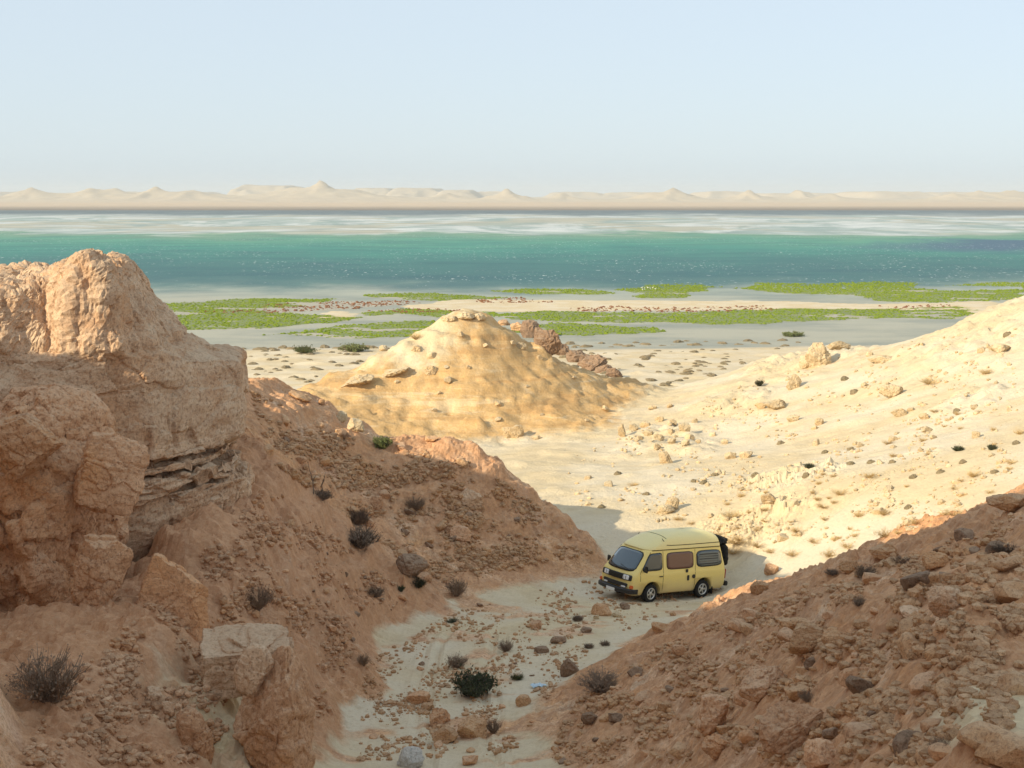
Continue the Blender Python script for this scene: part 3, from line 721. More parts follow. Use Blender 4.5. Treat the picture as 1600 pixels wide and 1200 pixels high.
def grid_normals(V, nu, nv):
    G = V.reshape(nv, nu, 3)
    du = np.roll(G, -1, 1) - np.roll(G, 1, 1)
    dv = np.empty_like(G); dv[1:-1] = G[2:] - G[:-2]; dv[0] = G[1] - G[0]; dv[-1] = G[-1] - G[-2]
    n = np.cross(du, dv); n /= np.linalg.norm(n, axis=2, keepdims=True) + 1e-9
    return n.reshape(-1, 3)
def crom_rows(T, q):
    n = T.shape[0]; i = np.clip(np.floor(q).astype(int), 0, n - 2); f = q - i
    a = T[np.maximum(i - 1, 0)]; b = T[i]; c = T[i + 1]; d = T[np.minimum(i + 2, n - 1)]
    f = f.reshape(-1, *([1] * (T.ndim - 1)))
    return b + .5 * f * (c - a + f * (2 * a - 5 * b + 4 * c - d + f * (3 * (b - c) + d - a)))
def loft(name, rows, angles, centre, nu, nv, mat, disp):
    """rows: (z, radii per angle). Closed star-shaped rock mass about a vertical axis."""
    R = np.array([r[1] for r in rows], float); Z = np.array([r[0] for r in rows], float)
    an = np.radians(np.array(angles)); n = len(an)
    q = np.linspace(0, len(rows) - 1, nv)
    # monotone linear blend keeps ledges crisp
    i = np.clip(np.floor(q).astype(int), 0, len(rows) - 2); f = q - i; fs = f
    Rq = R[i] * (1 - fs)[:, None] + R[i + 1] * fs[:, None]; Zq = Z[i] * (1 - fs) + Z[i + 1] * fs
    th = np.linspace(0, 2 * np.pi, nu, endpoint=False)
    ext = np.concatenate([an[-2:] - 2 * np.pi, an, an[:2] + 2 * np.pi])
    Rt = np.concatenate([Rq[:, -2:], Rq, Rq[:, :2]], 1)
    # cubic in angle
    j = np.searchsorted(ext, th, side='right') - 1; g = (th - ext[j]) / (ext[j + 1] - ext[j]); g = g * g * (3 - 2 * g)
    RR = Rt[:, j] * (1 - g) + Rt[:, j + 1] * g
    X = centre[0] + RR * np.cos(th)[None]; Y = centre[1] + RR * np.sin(th)[None]; Zz = np.repeat(Zq[:, None], nu, 1)
    V = np.stack([X.ravel(), Y.ravel(), Zz.ravel()], 1)
    for d in disp:
        N = grid_normals(V, nu, nv)
        V = V + d(V, N) if getattr(d, 'vector', False) else V + N * d(V, N)[:, None]
    k = np.arange(nu)[None] + np.arange(nv - 1)[:, None] * nu
    k2 = (np.arange(nu)[None] + 1) % nu + np.arange(nv - 1)[:, None] * nu
    Fc = np.stack([k, k2, k2 + nu, k + nu], -1).reshape(-1, 4)
    return obj(name, mesh_np(name, V, Fc, [mat], smooth=False))
def cracks(V, scale, seed, width=.06, anis=(1, 1, .25)):
    a = pn3(V[:, 0] * scale * anis[0], V[:, 1] * scale * anis[1], V[:, 2] * scale * anis[2], seed) + .35 * pn3(V[:, 0] * scale * 3, V[:, 1] * scale * 3, V[:, 2] * scale * 2, seed + 1)
    return np.exp(-(a / width) ** 2)
# the tall cliff on the left: upper block, shelf, rounded middle, thin ledges, orange foot
CX, CY = -13.0, 44.5
ANG = [0, 40, 90, 140, 180, 215, 240, 258, 272, 286, 300, 318, 340]
def zz(py, D=42.0): return P(0, py, D)[2]
rows = [
 (9.0,   [6.01, 5.77, 8.75, 8.5, 8.0, 7.0, 6.0, 5.2, 5.2, 5.6, 6.0, 6.3, 6.4]),
 (zz(835), [5.72, 5.49, 8.38, 8.5, 8.0, 7.0, 5.6, 4.6, 4.6, 5.1, 5.6, 6.0, 6.2]),
 (zz(815), [5.92, 5.67, 8.62, 8.5, 8.0, 7.0, 5.8, 4.8, 4.9, 5.5, 6.0, 6.3, 6.4]),
 (zz(775), [5.82, 5.58, 8.5, 8.5, 8.0, 7.0, 6.0, 5.2, 5.2, 5.6, 6.0, 6.2, 6.3]),
 (zz(762), [5.43, 5.21, 8.0, 8.5, 8.0, 7.0, 6.0, 5.2, 5.2, 5.5, 5.6, 5.7, 5.7]),
 (zz(757), [4.73, 4.54, 7.62, 8.5, 8.0, 7.0, 5.52, 4.69, 4.6, 4.69, 4.78, 4.88, 4.97]),
 (zz(752), [5.24, 5.02, 7.75, 8.5, 8.0, 7.0, 6.0, 5.2, 5.2, 5.4, 5.5, 5.5, 5.5]),
 (zz(738), [5.24, 5.02, 7.75, 8.5, 8.0, 7.0, 6.1, 5.3, 5.3, 5.5, 5.5, 5.5, 5.5]),
 (zz(734), [4.46, 4.28, 7.25, 8.5, 8.0, 7.0, 5.61, 4.78, 4.6, 4.69, 4.69, 4.69, 4.69]),
 (zz(728), [4.95, 4.74, 7.38, 8.5, 8.0, 7.0, 6.1, 5.3, 5.2, 5.4, 5.4, 5.3, 5.2]),
 (zz(718), [5.04, 4.84, 7.5, 8.5, 8.0, 7.0, 6.1, 5.4, 5.3, 5.4, 5.4, 5.3, 5.2]),
 (zz(713), [4.46, 4.28, 7.25, 8.5, 8.0, 7.0, 5.61, 4.88, 4.69, 4.69, 4.69, 4.69, 4.6]),
 (zz(706), [5.24, 5.02, 7.75, 8.5, 8.0, 7.0, 6.1, 5.4, 5.4, 5.6, 5.6, 5.5, 5.4]),
 (zz(680), [5.82, 5.58, 8.5, 8.5, 8.0, 7.0, 6.0, 5.4, 5.8, 6.2, 6.3, 6.2, 6.1]),
 (zz(640), [5.82, 5.58, 8.5, 8.5, 8.0, 7.0, 5.8, 5.4, 5.8, 6.2, 6.4, 6.3, 6.1]),
 (zz(600), [5.63, 5.39, 8.25, 8.5, 8.0, 6.8, 5.4, 5.1, 5.5, 6.0, 6.3, 6.2, 5.9]),
 (zz(580), [5.53, 5.3, 8.12, 8.5, 8.0, 6.5, 5.1, 4.8, 5.2, 5.8, 6.2, 6.0, 5.8]),
 (zz(562), [4.7, 4.4, 6.6, 8.3, 8.0, 6.2, 4.8, 4.5, 4.9, 5.4, 6.0, 5.4, 4.9]),
 (zz(549), [4.2, 3.9, 6.2, 8.2, 8.0, 6.0, 4.6, 4.4, 4.8, 5.1, 5.7, 5.0, 4.4]),
 (zz(541), [3.8, 3.6, 5.8, 8.0, 8.0, 6.0, 4.6, 4.5, 4.7, 4.6, 5.5, 4.7, 4.1]),
 (zz(500), [3.2, 3.1, 5.2, 8.0, 8.0, 6.0, 4.6, 4.4, 4.7, 4.2, 5.4, 4.2, 3.5]),
 (zz(462), [2.5, 2.5, 4.4, 8.0, 8.0, 5.9, 4.5, 4.3, 4.6, 4.0, 5.1, 3.7, 2.8]),
 (zz(440), [2.0, 2.1, 4.0, 8.0, 8.0, 5.6, 4.3, 4.0, 4.4, 3.8, 4.8, 3.2, 2.3]),
 (zz(430), [1.5, 1.7, 3.4, 7.5, 7.5, 5.2, 4.0, 3.7, 4.0, 3.5, 4.3, 2.6, 1.8]),
 (zz(423), [1.46, 1.4, 3.0, 6.0, 6.0, 3.8, 2.8, 2.6, 3.0, 2.9, 3.5, 2.4, 1.8]),
 (zz(419), [0.48, 0.47, 2.5, 3.0, 2.5, 1.6, 1.2, 1.0, 1.2, 1.1, 0.9, 0.7, 0.6]),
 (zz(418), [0.02] * 13)]
def d_big(V, N):
    lo = sstep(zz(560), zz(530), V[:, 2])
    return .30 * fbm3(V[:, 0] / 2.6, V[:, 1] / 2.6, V[:, 2] / 2.0, 4, 201) + lo * .26 * fbm3(V[:, 0] / .8, V[:, 1] / .8, V[:, 2] / 2.6, 5, 205, .6, True)
def blocks(V, sx, sy, sz, seed, amp, joint, jw=.07):
    w = .35 * fbm3(V[:, 0] / 1.3, V[:, 1] / 1.3, V[:, 2] / 1.3, 3, seed + 3)
    r_, g_ = worley3(V[:, 0] / sx + w, V[:, 1] / sy + w, V[:, 2] / sz + w, seed)
    return amp * (r_ - .5) * 2 - joint * np.exp(-(g_ / jw) ** 2)
def d_blocks(V, N):
    lo = sstep(zz(560), zz(530), V[:, 2]); st_ = np.exp(-((V[:, 2] - zz(745)) / .8) ** 2)
    return blocks(V, .7, .7, 1.3, 401, .07, .0, .05) * lo + blocks(V, 1.5, 1.5, 1.0, 402, .07, .03, .03) * (1 - lo) + blocks(V, .9, .9, .25, 403, .12, .05) * st_
def d_mid(V, N):
    lo = sstep(zz(560), zz(530), V[:, 2])
    v = .085 * fbm3(V[:, 0] / .55, V[:, 1] / .55, V[:, 2] / .42, 4, 211, .6)
    pk = sstep(.05, .5, fbm3(V[:, 0] / 3, V[:, 1] / 3, V[:, 2] / 3, 2, 219))
    v += .10 * fbm3(V[:, 0] / .42, V[:, 1] / .42, V[:, 2] / 3.0, 3, 221, .55, True) * pk * (1 - lo)
    v -= .13 * sstep(.35, .6, pn3(V[:, 0] / .22, V[:, 1] / .22, V[:, 2] / 1.6, 223)) * sstep(.1, .45, fbm3(V[:, 0] / 2.2, V[:, 1] / 2.2, V[:, 2] / 1.6, 2, 224)) * (1 - lo)
    v -= .16 * sstep(.42, .62, pn3(V[:, 0] / .5, V[:, 1] / .5, V[:, 2] / .28, 225)) * sstep(0, .4, fbm3(V[:, 0] / 2, V[:, 1] / 2, V[:, 2] / 1.2, 2, 226))
    v += lo * .06 * fbm3(V[:, 0] / .35, V[:, 1] / .35, V[:, 2] / .35, 4, 228, .6, True)
    # thin bedding planes
    b = pn3(V[:, 0] / 5, V[:, 1] / 5, V[:, 2] / .16, 231); v += .045 * np.sign(b) * np.abs(b) ** .5 * (1 - lo) * (.12 + .88 * np.exp(-((V[:, 2] - zz(742)) / .55) ** 2))
    return v
def d_fine(V, N): return .035 * fbm3(V[:, 0] / .13, V[:, 1] / .13, V[:, 2] / .11, 3, 241, .6)
def d_top(V, N):
    up_ = sstep(zz(520), zz(430), V[:, 2]); o_ = np.zeros_like(V)
    o_[:, 2] = up_ * (.42 * np.exp(-((V[:, 0] + 10.6) / 1.0) ** 2) - .40 * sstep(-11.4, -13.2, V[:, 0]))
    return o_
d_top.vector = True
def facets(planes, k=.85):
    def f(V, N):
        W = V.copy()
        for p_, n_ in planes:
            n_ = np.array(n_, float); n_ /= np.linalg.norm(n_); e = (W - np.array(p_)) @ n_
            m = .5 * (e + np.sqrt(e * e + .0006)); W = W - np.outer(m * k, n_)
        return W - V
    f.vector = True
    return f
def cliff_planes():
    r = random.Random(12); out = []
    for i in range(16):
        a = math.radians(r.uniform(235, 372)); z = r.uniform(zz(685), zz(600)); rad = r.uniform(5.25, 5.75)
        out.append(((CX + rad * math.cos(a), CY + rad * math.sin(a), z), (math.cos(a), math.sin(a), r.uniform(-.1, .25))))
    for i in range(12):
        a = math.radians(r.uniform(235, 372)); z = r.uniform(zz(830), zz(775)); rad = r.uniform(5.3, 5.9)
        out.append(((CX + rad * math.cos(a), CY + rad * math.sin(a), z), (math.cos(a), math.sin(a), r.uniform(-.7, .1))))
    return [pl for pl in out]
cliff = loft('cliff', rows, ANG, (CX, CY), 640, 270, MAT_CLIFF, [facets(cliff_planes(), .88), d_top, d_big, d_blocks, d_mid, d_fine])
tag(cliff, kind='structure')

# ------------------------------------------------------------------ boulders
_ICO = {}
def ico(sub):
    if sub not in _ICO:
        bm = bmesh.new(); bmesh.ops.create_icosphere(bm, subdivisions=sub, radius=1.0)
        _ICO[sub] = (np.array([v.co[:] for v in bm.verts]), np.array([[v.index for v in f.verts] for f in bm.faces])); bm.free()
    return _ICO[sub]
def rock_mesh(name, dims, seed, mat, sub=4, cuts=12, rough=.16, fine=.04, depth=(.55, .85), smooth=True, origin=(0, 0, 0), ridg=0.0, boxy=0.0, planes=()):
    r = random.Random(seed)
    V, Fc = ico(sub)
    if boxy > 0:
        m = np.abs(V).max(1, keepdims=True); V = V * (1 - boxy) + V / m * .85 * boxy
    for k in range(cuts):
        n = np.array([r.gauss(0, 1), r.gauss(0, 1), r.gauss(0, .8)]); n /= np.linalg.norm(n)
        d = r.uniform(*depth); e = V @ n - d
        V = V - np.outer(np.maximum(e, 0) * .94, n)
    for n, d in planes:
        n = np.array(n, float); n /= np.linalg.norm(n); e = V @ n - d
        V = V - np.outer(np.maximum(e, 0) * .95, n)
    V = V * np.array(dims)
    s = float(np.mean(dims)); O = np.array(origin) + seed * 3.7
    nn = V / np.linalg.norm(V, axis=1, keepdims=True); q = V + O
    V = V + nn * (rough * s * fbm3(q[:, 0] / (s * .9), q[:, 1] / (s * .9), q[:, 2] / (s * .9), 4, seed % 91, .5))[:, None]
    if ridg: V = V + nn * (ridg * s * fbm3(q[:, 0] / (s * .5), q[:, 1] / (s * .5), q[:, 2] / (s * .5), 3, seed % 83, .55, True))[:, None]
    if sub >= 4:
        # joints that split the rock into blocks, bedding steps, broken edges
        r_, g_ = worley3(q[:, 0] / (s * .75), q[:, 1] / (s * .75), q[:, 2] / (s * .6), seed % 97)
        V = V + nn * (s * (.055 * (r_ - .5) * 2 - .03 * np.exp(-(g_ / .04) ** 2)))[:, None]
        b = pn3(q[:, 0] / (s * 2), q[:, 1] / (s * 2), q[:, 2] / (s * .16), seed % 61)
        V = V + nn * (.016 * s * np.sign(b) * np.abs(b) ** .5)[:, None]
        V = V + nn * (.09 * s * fbm3(q[:, 0] / (s * .38), q[:, 1] / (s * .38), q[:, 2] / (s * .3), 4, seed % 59, .6))[:, None]
        V = V - nn * (.05 * s * np.exp(-(pn3(q[:, 0] / (s * .8), q[:, 1] / (s * .8), q[:, 2] / (s * .8), seed % 53) / .05) ** 2))[:, None]
    if sub >= 4: V = V + nn * (fine * s * fbm3(q[:, 0] / (s * .17), q[:, 1] / (s * .17), q[:, 2] / (s * .17), 3, seed % 77, .6))[:, None]
    return mesh_np(name, V, Fc, [mat], smooth and sub < 4)
bpy.context.view_layer.update()
dg = bpy.context.evaluated_depsgraph_get()
from mathutils.bvhtree import BVHTree
BVH = {g.name: BVHTree.FromObject(g, dg) for g in (ground_near, ground_mid, beach)}
CAMV = Vector((0, 0, CAM_Z))
def hit(px, py):
    d = ray(px, py).normalized(); best = None
    for g in BVH.values():
        loc, nor, idx, dist = g.ray_cast(CAMV, d)
        if loc is not None and (best is None or dist < best[2]): best = (loc, nor, dist)
    if best is None:
        return Vector((*on_plane(px, py), 0)), Vector((0, 0, 1)), 300.0
    return best
def drop(x, y):
    g = BVH[ground_near.name if y < 70 else (ground_mid.name if y < 157 else beach.name)]
    loc, nor, _, _ = g.ray_cast(Vector((x, y, 60)), Vector((0, 0, -1)))
    return (loc, nor) if loc is not None else (Vector((x, y, 0)), Vector((0, 0, 1)))
def boulder(name, px, py, wpx, hpx, seed, mat, label, cat='boulder', group=None, depth_k=.8, sink=.2, rot=None, D=None, **kw):
    """A rock whose visible middle is at the pixel (px, py) and whose visible size is (wpx, hpx), standing on the ground there."""
    loc, nor, dist = hit(px, py + hpx * .35)
    if D is not None:
        loc = Vector(P(px, py + hpx * .35, D)); dist = (loc - CAMV).length
    w = wpx / FPX * dist / 2; h = hpx / FPX * dist / 2
    me = rock_mesh(name, (w, w * depth_k, h * 1.12), seed, mat, origin=loc, **kw)
    o = obj(name, me, loc=(loc.x, loc.y + w * depth_k * .35, loc.z + h * (.7 - sink)), rot=rot or (0, 0, random.Random(seed).uniform(-.4, .4)))
    tag(o, label, cat, group); return o

# the bulging outcrop below the cliff
OX, OY = P(60, 815, 38.0)[:2]
def zo(py): return P(60, py, 36.2)[2]
def rr(k): return [k * f for f in (1.0, 1.15, 1.7, 1.7, 1.5, 1.3, 1.15, 1.05, 1.0, 1.0, 1.06, 1.05, 1.03)]
orows = [(zo(1090), rr(.9)), (zo(1040), rr(.85)), (zo(1000), rr(1.1)), (zo(950), rr(1.5)), (zo(900), rr(1.95)), (zo(850), rr(2.4)), (zo(815), rr(2.62)), (zo(790), rr(2.45)), (zo(745), rr(1.95)),
         (zo(700), rr(1.55)), (zo(668), rr(1.25)), (zo(652), rr(.8)), (zo(648), rr(.05))]
def o_big(V, N): return .42 * fbm3(V[:, 0] / 1.7, V[:, 1] / 1.7, V[:, 2] / 1.5, 4, 251) + .22 * fbm3(V[:, 0] / 1.1, V[:, 1] / 1.1, V[:, 2] / 2.0, 4, 252, .55, True)
def o_mid(V, N):
    return .10 * fbm3(V[:, 0] / .4, V[:, 1] / .4, V[:, 2] / .35, 4, 255, .6) + .09 * fbm3(V[:, 0] / .5, V[:, 1] / .5, V[:, 2] / 1.4, 3, 257, .55, True) + .03 * fbm3(V[:, 0] / .2, V[:, 1] / .2, V[:, 2] / .2, 3, 259, .6, True)
def out_planes():
    r = random.Random(5); out = []
    for i in range(15):
        a = math.radians(r.uniform(200, 390)); py = r.uniform(670, 1000); base = float(np.interp(py, [655, 700, 745, 790, 815, 850, 900, 950, 1000], [1.3, 1.55, 1.9, 2.4, 2.6, 2.4, 1.95, 1.5, 1.05])); rad = base * r.uniform(.62, .92)
        out.append(((OX + rad * math.cos(a), OY + rad * math.sin(a), zo(py)), (math.cos(a), math.sin(a), r.uniform(-.1, .7) if py < 815 else r.uniform(-.9, -.2))))
    return out
outcrop = loft('rock_outcrop', orows, ANG, (OX, OY), 400, 210, MAT_REDROCK, [facets(out_planes(), .9), o_big, lambda V, N: blocks(V, 1.1, 1.1, .7, 411, .16, .02, .04), o_mid])
tag(outcrop, 'massive red sandstone outcrop bulging at the left edge below the tall cliff', 'outcrop')
# ------------------------------------------------------------------ rocks one can point at
# left foreground
boulder('sandstone_slab', 262, 938, 132, 150, 23, MAT_REDROCK, 'upright red sandstone slab with a smooth flat face leaning beside the outcrop', 'boulder', D=35.6, depth_k=.55, sink=.1,
        rot=(0, -.10, .15), sub=6, cuts=5, rough=.07, fine=.02, boxy=.55, planes=(((.55, 0, .75), .66), ((-.75, 0, .45), .62), ((0, -1, .15), .5)))
boulder('rock_wedge', 186, 965, 42, 72, 27, MAT_REDROCK, 'narrow dark wedge of rock in the crack left of the flat slab', 'boulder', D=35.4, depth_k=.8, rot=(0, .35, 0), sub=5, cuts=5, boxy=.4, rough=.1)
boulder('sandstone_block', 383, 1032, 158, 98, 31, MAT_CLIFF, 'tan flat-topped sandstone block lying in the left foreground', 'boulder', D=33.2, depth_k=.7, sink=.12,
        rot=(.05, -.06, .18), sub=6, cuts=4, rough=.07, fine=.03, boxy=.85, depth=(.85, 1.1), planes=(((0, -.35, 1), .62), ((0, -1, -.1), .62)))
boulder('rock_column', 430, 1135, 150, 225, 37, MAT_REDROCK, 'thick reddish rock column standing at the bottom edge in front of the flat-topped block', 'boulder', D=31.5, depth_k=.8, sink=.1,
        rot=(0, .1, .1), sub=6, cuts=5, rough=.15, fine=.03, ridg=.05, planes=(((-.8, -.3, .6), .55), ((.8, -.2, .55), .62)))
boulder('rock_pinnacle', 396, 1050, 56, 74, 39, MAT_CLIFF, 'small pale pointed rock leaning against the flat-topped block', 'boulder', D=31.6, depth_k=.7, sink=.0, rot=(0, .25, .2), sub=5, cuts=6, rough=.14, fine=.05, ridg=.06)
boulder('rock_stump', 300, 1165, 62, 120, 41, MAT_REDROCK, 'slim reddish rock stump left of the thick rock column', 'boulder', D=30.6, depth_k=.8, sink=.15, rot=(.1, -.1, 0), sub=6, cuts=5, rough=.17, fine=.04, ridg=.06)
boulder('rock', 238, 1086, 36, 26, 43, MAT_CLIFF, 'small angular stone on pale sand left of the flat-topped block', 'rock', sub=4, boxy=.5)
boulder('rock', 262, 1104, 26, 18, 44, MAT_CLIFF, 'smaller stone just right of the angular stone on the pale sand', 'rock', sub=4, boxy=.4)
boulder('outcrop_block', 172, 742, 110, 120, 45, MAT_REDROCK, 'angular red block wedged between the cliff and the bulging outcrop', 'boulder', D=36.6, depth_k=.8, sink=.0, rot=(.1, .3, .3), sub=6, cuts=9, rough=.10, fine=.04, boxy=.6)
boulder('outcrop_block', 42, 700, 120, 96, 46, MAT_REDROCK, 'angular red block on top of the bulging outcrop at the left edge', 'boulder', D=35.8, depth_k=.9, sink=.0, rot=(.1, -.25, .1), sub=6, cuts=9, rough=.10, fine=.04, boxy=.6)
boulder('outcrop_block', 150, 905, 92, 120, 47, MAT_REDROCK, 'steep red block under the right side of the bulging outcrop', 'boulder', D=35.2, depth_k=.8, sink=.0, rot=(.1, .35, .2), sub=6, cuts=9, rough=.10, fine=.04, boxy=.6)
# middle ridge
boulder('boulder', 738, 777, 50, 30, 51, MAT_CLIFF, 'tan oblong boulder perched midway on the shaded middle ridge', sub=4, rot=(0, .35, .2), boxy=.3, depth_k=.6)
boulder('boulder', 587, 785, 28, 24, 52, MAT_REDROCK, 'squarish orange boulder on the middle ridge above the dark shrubs', sub=4, boxy=.5)
boulder('boulder', 557, 668, 34, 22, 53, MAT_PALE, 'sunlit pale slab on the crest of the middle ridge', sub=4, rot=(0, .3, 0), boxy=.4, sink=-.1)
boulder('boulder', 533, 652, 22, 18, 54, MAT_PALE, 'sunlit pale block just left of the slab on the ridge crest', sub=4, boxy=.4, sink=-.1)
boulder('boulder', 673, 687, 28, 10, 55, MAT_BROWN, 'low flat brown rock on the ridge skyline right of the grass tuft', sub=4, sink=-.1)
boulder('boulder', 502, 628, 14, 10, 56, MAT_BROWN, 'lone dark lump on the upper ridge skyline', sub=4, sink=-.1)
boulder('boulder', 470, 620, 46, 12, 57, MAT_BROWN, 'long dark ledge on the ridge skyline near the cliff', sub=4, boxy=.5, rot=(0, .3, 0))
boulder('boulder', 640, 885, 60, 34, 58, MAT_DARKROCK, 'dark crusted rock at the foot of the ridge beside the dark shrubs', sub=4, ridg=.1, rot=(0, .2, 0))
boulder('boulder', 720, 835, 40, 26, 59, MAT_REDROCK, 'orange lump of rock low on the middle ridge', sub=4, ridg=.06)
# gully
GUL = [(939, 954, 38, 20, MAT_BROWN, 'largest brown stone of the pile in front of the van'), (964, 960, 18, 11, MAT_PALE, 'pale stone at the right of the pile in front of the van'),
       (976, 947, 20, 11, MAT_DARKROCK, 'dark stone on top right of the pile in front of the van'), (932, 964, 14, 9, MAT_PALE, 'little pale stone under the pile in front of the van'),
       (838, 977, 24, 18, MAT_REDROCK, 'single pink stone lying on the open gully floor'), (1051, 959, 12, 9, MAT_BROWN, 'round stone by itself below the rear half of the van'),
       (1030, 980, 34, 18, MAT_BROWN, 'brown boulder at the foot of the right slope below the van'), (888, 1044, 34, 36, MAT_DARKROCK, 'upright dark brown boulder where the gully narrows'),
       (818, 1094, 26, 20, MAT_BROWN, 'reddish stone right of the dark green bush'), (654, 1092, 40, 22, MAT_REDROCK, 'flat reddish rock left of the dark green bush'),
       (685, 1120, 40, 32, MAT_REDROCK, 'leaning red block in the row of gully boulders'), (736, 1138, 52, 40, MAT_BROWN, 'biggest brown boulder in the gully bottom'),
       (692, 1150, 46, 26, MAT_BROWN, 'low brown boulder in front of the leaning red block'), (643, 1184, 48, 38, MAT_WHITE, 'rounded white limestone boulder at the bottom edge'),
       (734, 1188, 34, 18, MAT_REDROCK, 'flat reddish stone at the bottom edge right of the white boulder'), (873, 1001, 28, 12, MAT_DARKROCK, 'upper of two black flat rocks on the gully floor'),
       (846, 1016, 24, 12, MAT_DARKROCK, 'lower of two black flat rocks on the gully floor'), (923, 1121, 28, 20, MAT_DARKROCK, 'left one of a pair of dark stones on the lower right slope'),
       (962, 1122, 28, 20, MAT_DARKROCK, 'right one of a pair of dark stones on the lower right slope'), (1040, 1105, 30, 20, MAT_BROWN, 'brown stone on the lower right slope above the bottom edge'),
       (905, 966, 16, 10, MAT_DARKROCK, 'little dark stone between the pile and the pink stone'), (915, 985, 24, 9, MAT_DARKROCK, 'thin dark flat stone below the stone pile'), (668, 1105, 22, 14, MAT_BROWN, 'small stone between the flat and the leaning red rocks')]
for i, (px, py, w, h, m, lab) in enumerate(GUL):
    boulder('rock' if w < 30 else 'boulder', px, py, w, h, 100 + i, m, lab, 'rock' if w < 30 else 'boulder', sub=5 if w > 34 else 4, boxy=.3, rough=.14, ridg=.04)
# right foreground slope
RSL = [(1262, 1007, 60, 48, MAT_BROWN, 'big rounded brown boulder midway on the right slope with a black hollow under it'), (1305, 998, 40, 32, MAT_BROWN, 'brown boulder touching the right side of the big rounded one'),
       (1240, 977, 48, 20, MAT_BROWN, 'long low rock just above the big rounded boulder'), (1482, 944, 56, 48, MAT_CLIFF, 'tan angular boulder on the right slope near the smooth red patch'),
       (1463, 876, 40, 30, MAT_BROWN, 'brown wedge boulder high on the right slope'), (1384, 864, 46, 26, MAT_BROWN, 'rounded rock on the skyline of the right slope'),
       (1193, 1071, 80, 54, MAT_REDROCK, 'wide dusty red slab sunk into the right slope'), (1112, 1130, 60, 70, MAT_REDROCK, 'tall red boulder at the bottom of the right slope'),
       (1122, 1172, 48, 38, MAT_REDROCK, 'lower red boulder touching the foot of the tall red one'), (1135, 1092, 36, 20, MAT_BROWN, 'flat brown stone on top of the tall red boulder'),
       (1237, 1152, 120, 88, MAT_REDROCK, 'large tilted reddish slab at the bottom edge of the right slope'), (1283, 1188, 50, 48, MAT_REDROCK, 'reddish block right of the large tilted slab at the bottom edge'),
       (1187, 920, 36, 22, MAT_BROWN, 'rock at the tip of the right slope behind the van'), (1206, 890, 24, 22, MAT_REDROCK, 'small pointed red rock on the sand behind the van'),
       (1266, 1038, 26, 22, MAT_DARKROCK, 'dark stone below the big rounded boulder'), (1349, 977, 34, 16, MAT_BROWN, 'low rock right of the boulder pair on the right slope'),
       (1578, 790, 60, 28, MAT_BROWN, 'brown rock crowning the right slope at the photo edge'), (1425, 962, 46, 18, MAT_CLIFF, 'thin tan slab left of the tan angular boulder'),
       (1330, 885, 36, 20, MAT_BROWN, 'rock on the right slope just under its skyline'), (1560, 855, 40, 18, MAT_DARKROCK, 'dark ledge of rock near the right edge')]
for i, (px, py, w, h, m, lab) in enumerate(RSL):
    kw = {}
    if 44 < w < 100: kw = dict(sink=-.1, depth_k=1.0)
    if w >= 100: kw = dict(sink=-.1, rot=(.1, -.45, .2), planes=(((0, -.6, .9), .5),), depth_k=.6)
    boulder('boulder' if w > 30 else 'rock', px, py, w, h, 200 + i, m, lab, 'boulder' if w > 30 else 'rock', sub=6 if w > 90 else (5 if w > 34 else 4), boxy=.35, rough=.13, ridg=.05, fine=.05, **kw)
# sunlit slope and saddle
SUN = [(1278, 556, 46, 40, 'largest pale crag on the sunlit slope below the skyline'), (1262, 566, 26, 24, 'pale block leaning on the left of the largest crag'), (1241, 598, 26, 24, 'ochre boulder halfway down the sunlit slope'), (1213, 633, 38, 16, 'long pale rock lying on the sunlit slope'),
       (1190, 634, 20, 12, 'pale stone just left of the long pale rock'), (1394, 613, 38, 22, 'pale tilted slab with a dark shadow on the upper right slope'), (1050, 788, 24, 26, 'knobbly pale rock standing on sand behind the van'), (1040, 797, 30, 16, 'low pale rock at the foot of the knobbly one'),
       (1040, 716, 24, 22, 'pale boulder below the stone pile on the sunlit slope'), (1241, 653, 24, 12, 'flat brownish rock in the middle of the sunlit slope'), (1280, 660, 18, 12, 'whitish stone right of the flat brownish rock'), (1167, 711, 24, 12, 'small pale slab low on the sunlit slope'),
       (1143, 712, 22, 12, 'tilted pale stone left of the small pale slab'), (1406, 645, 28, 14, 'pale slab right of the sunlit slope centre'), (1445, 650, 18, 10, 'dark-edged stone on the right of the sunlit slope'), (1313, 540, 40, 14, 'ledge of pale rock on the skyline of the sunlit slope'), (1380, 560, 46, 12, 'long thin ledge near the skyline of the sunlit slope'),
       (1200, 780, 24, 16, 'tawny rough rock on the flat sand'), (806, 675, 24, 26, 'knobbly pale rock alone at the foot of the ochre mound'), (793, 677, 20, 20, 'left half of the knobbly rock group under the mound'), (838, 684, 14, 8, 'small stone right of the knobbly rock group'), (1525, 680, 14, 12, 'pointed dark stone at the far right of the sunlit slope'), (1565, 545, 34, 16, 'pale crag near the right edge below the skyline')]
for i, (px, py, w, h, lab) in enumerate(SUN):
    boulder('rock', px, py, w, h, 300 + i, MAT_PALE, lab, 'rock', sub=5 if w > 36 else 4, boxy=.3, rough=.18, ridg=.10, fine=.06, depth_k=.7, sink=.1)
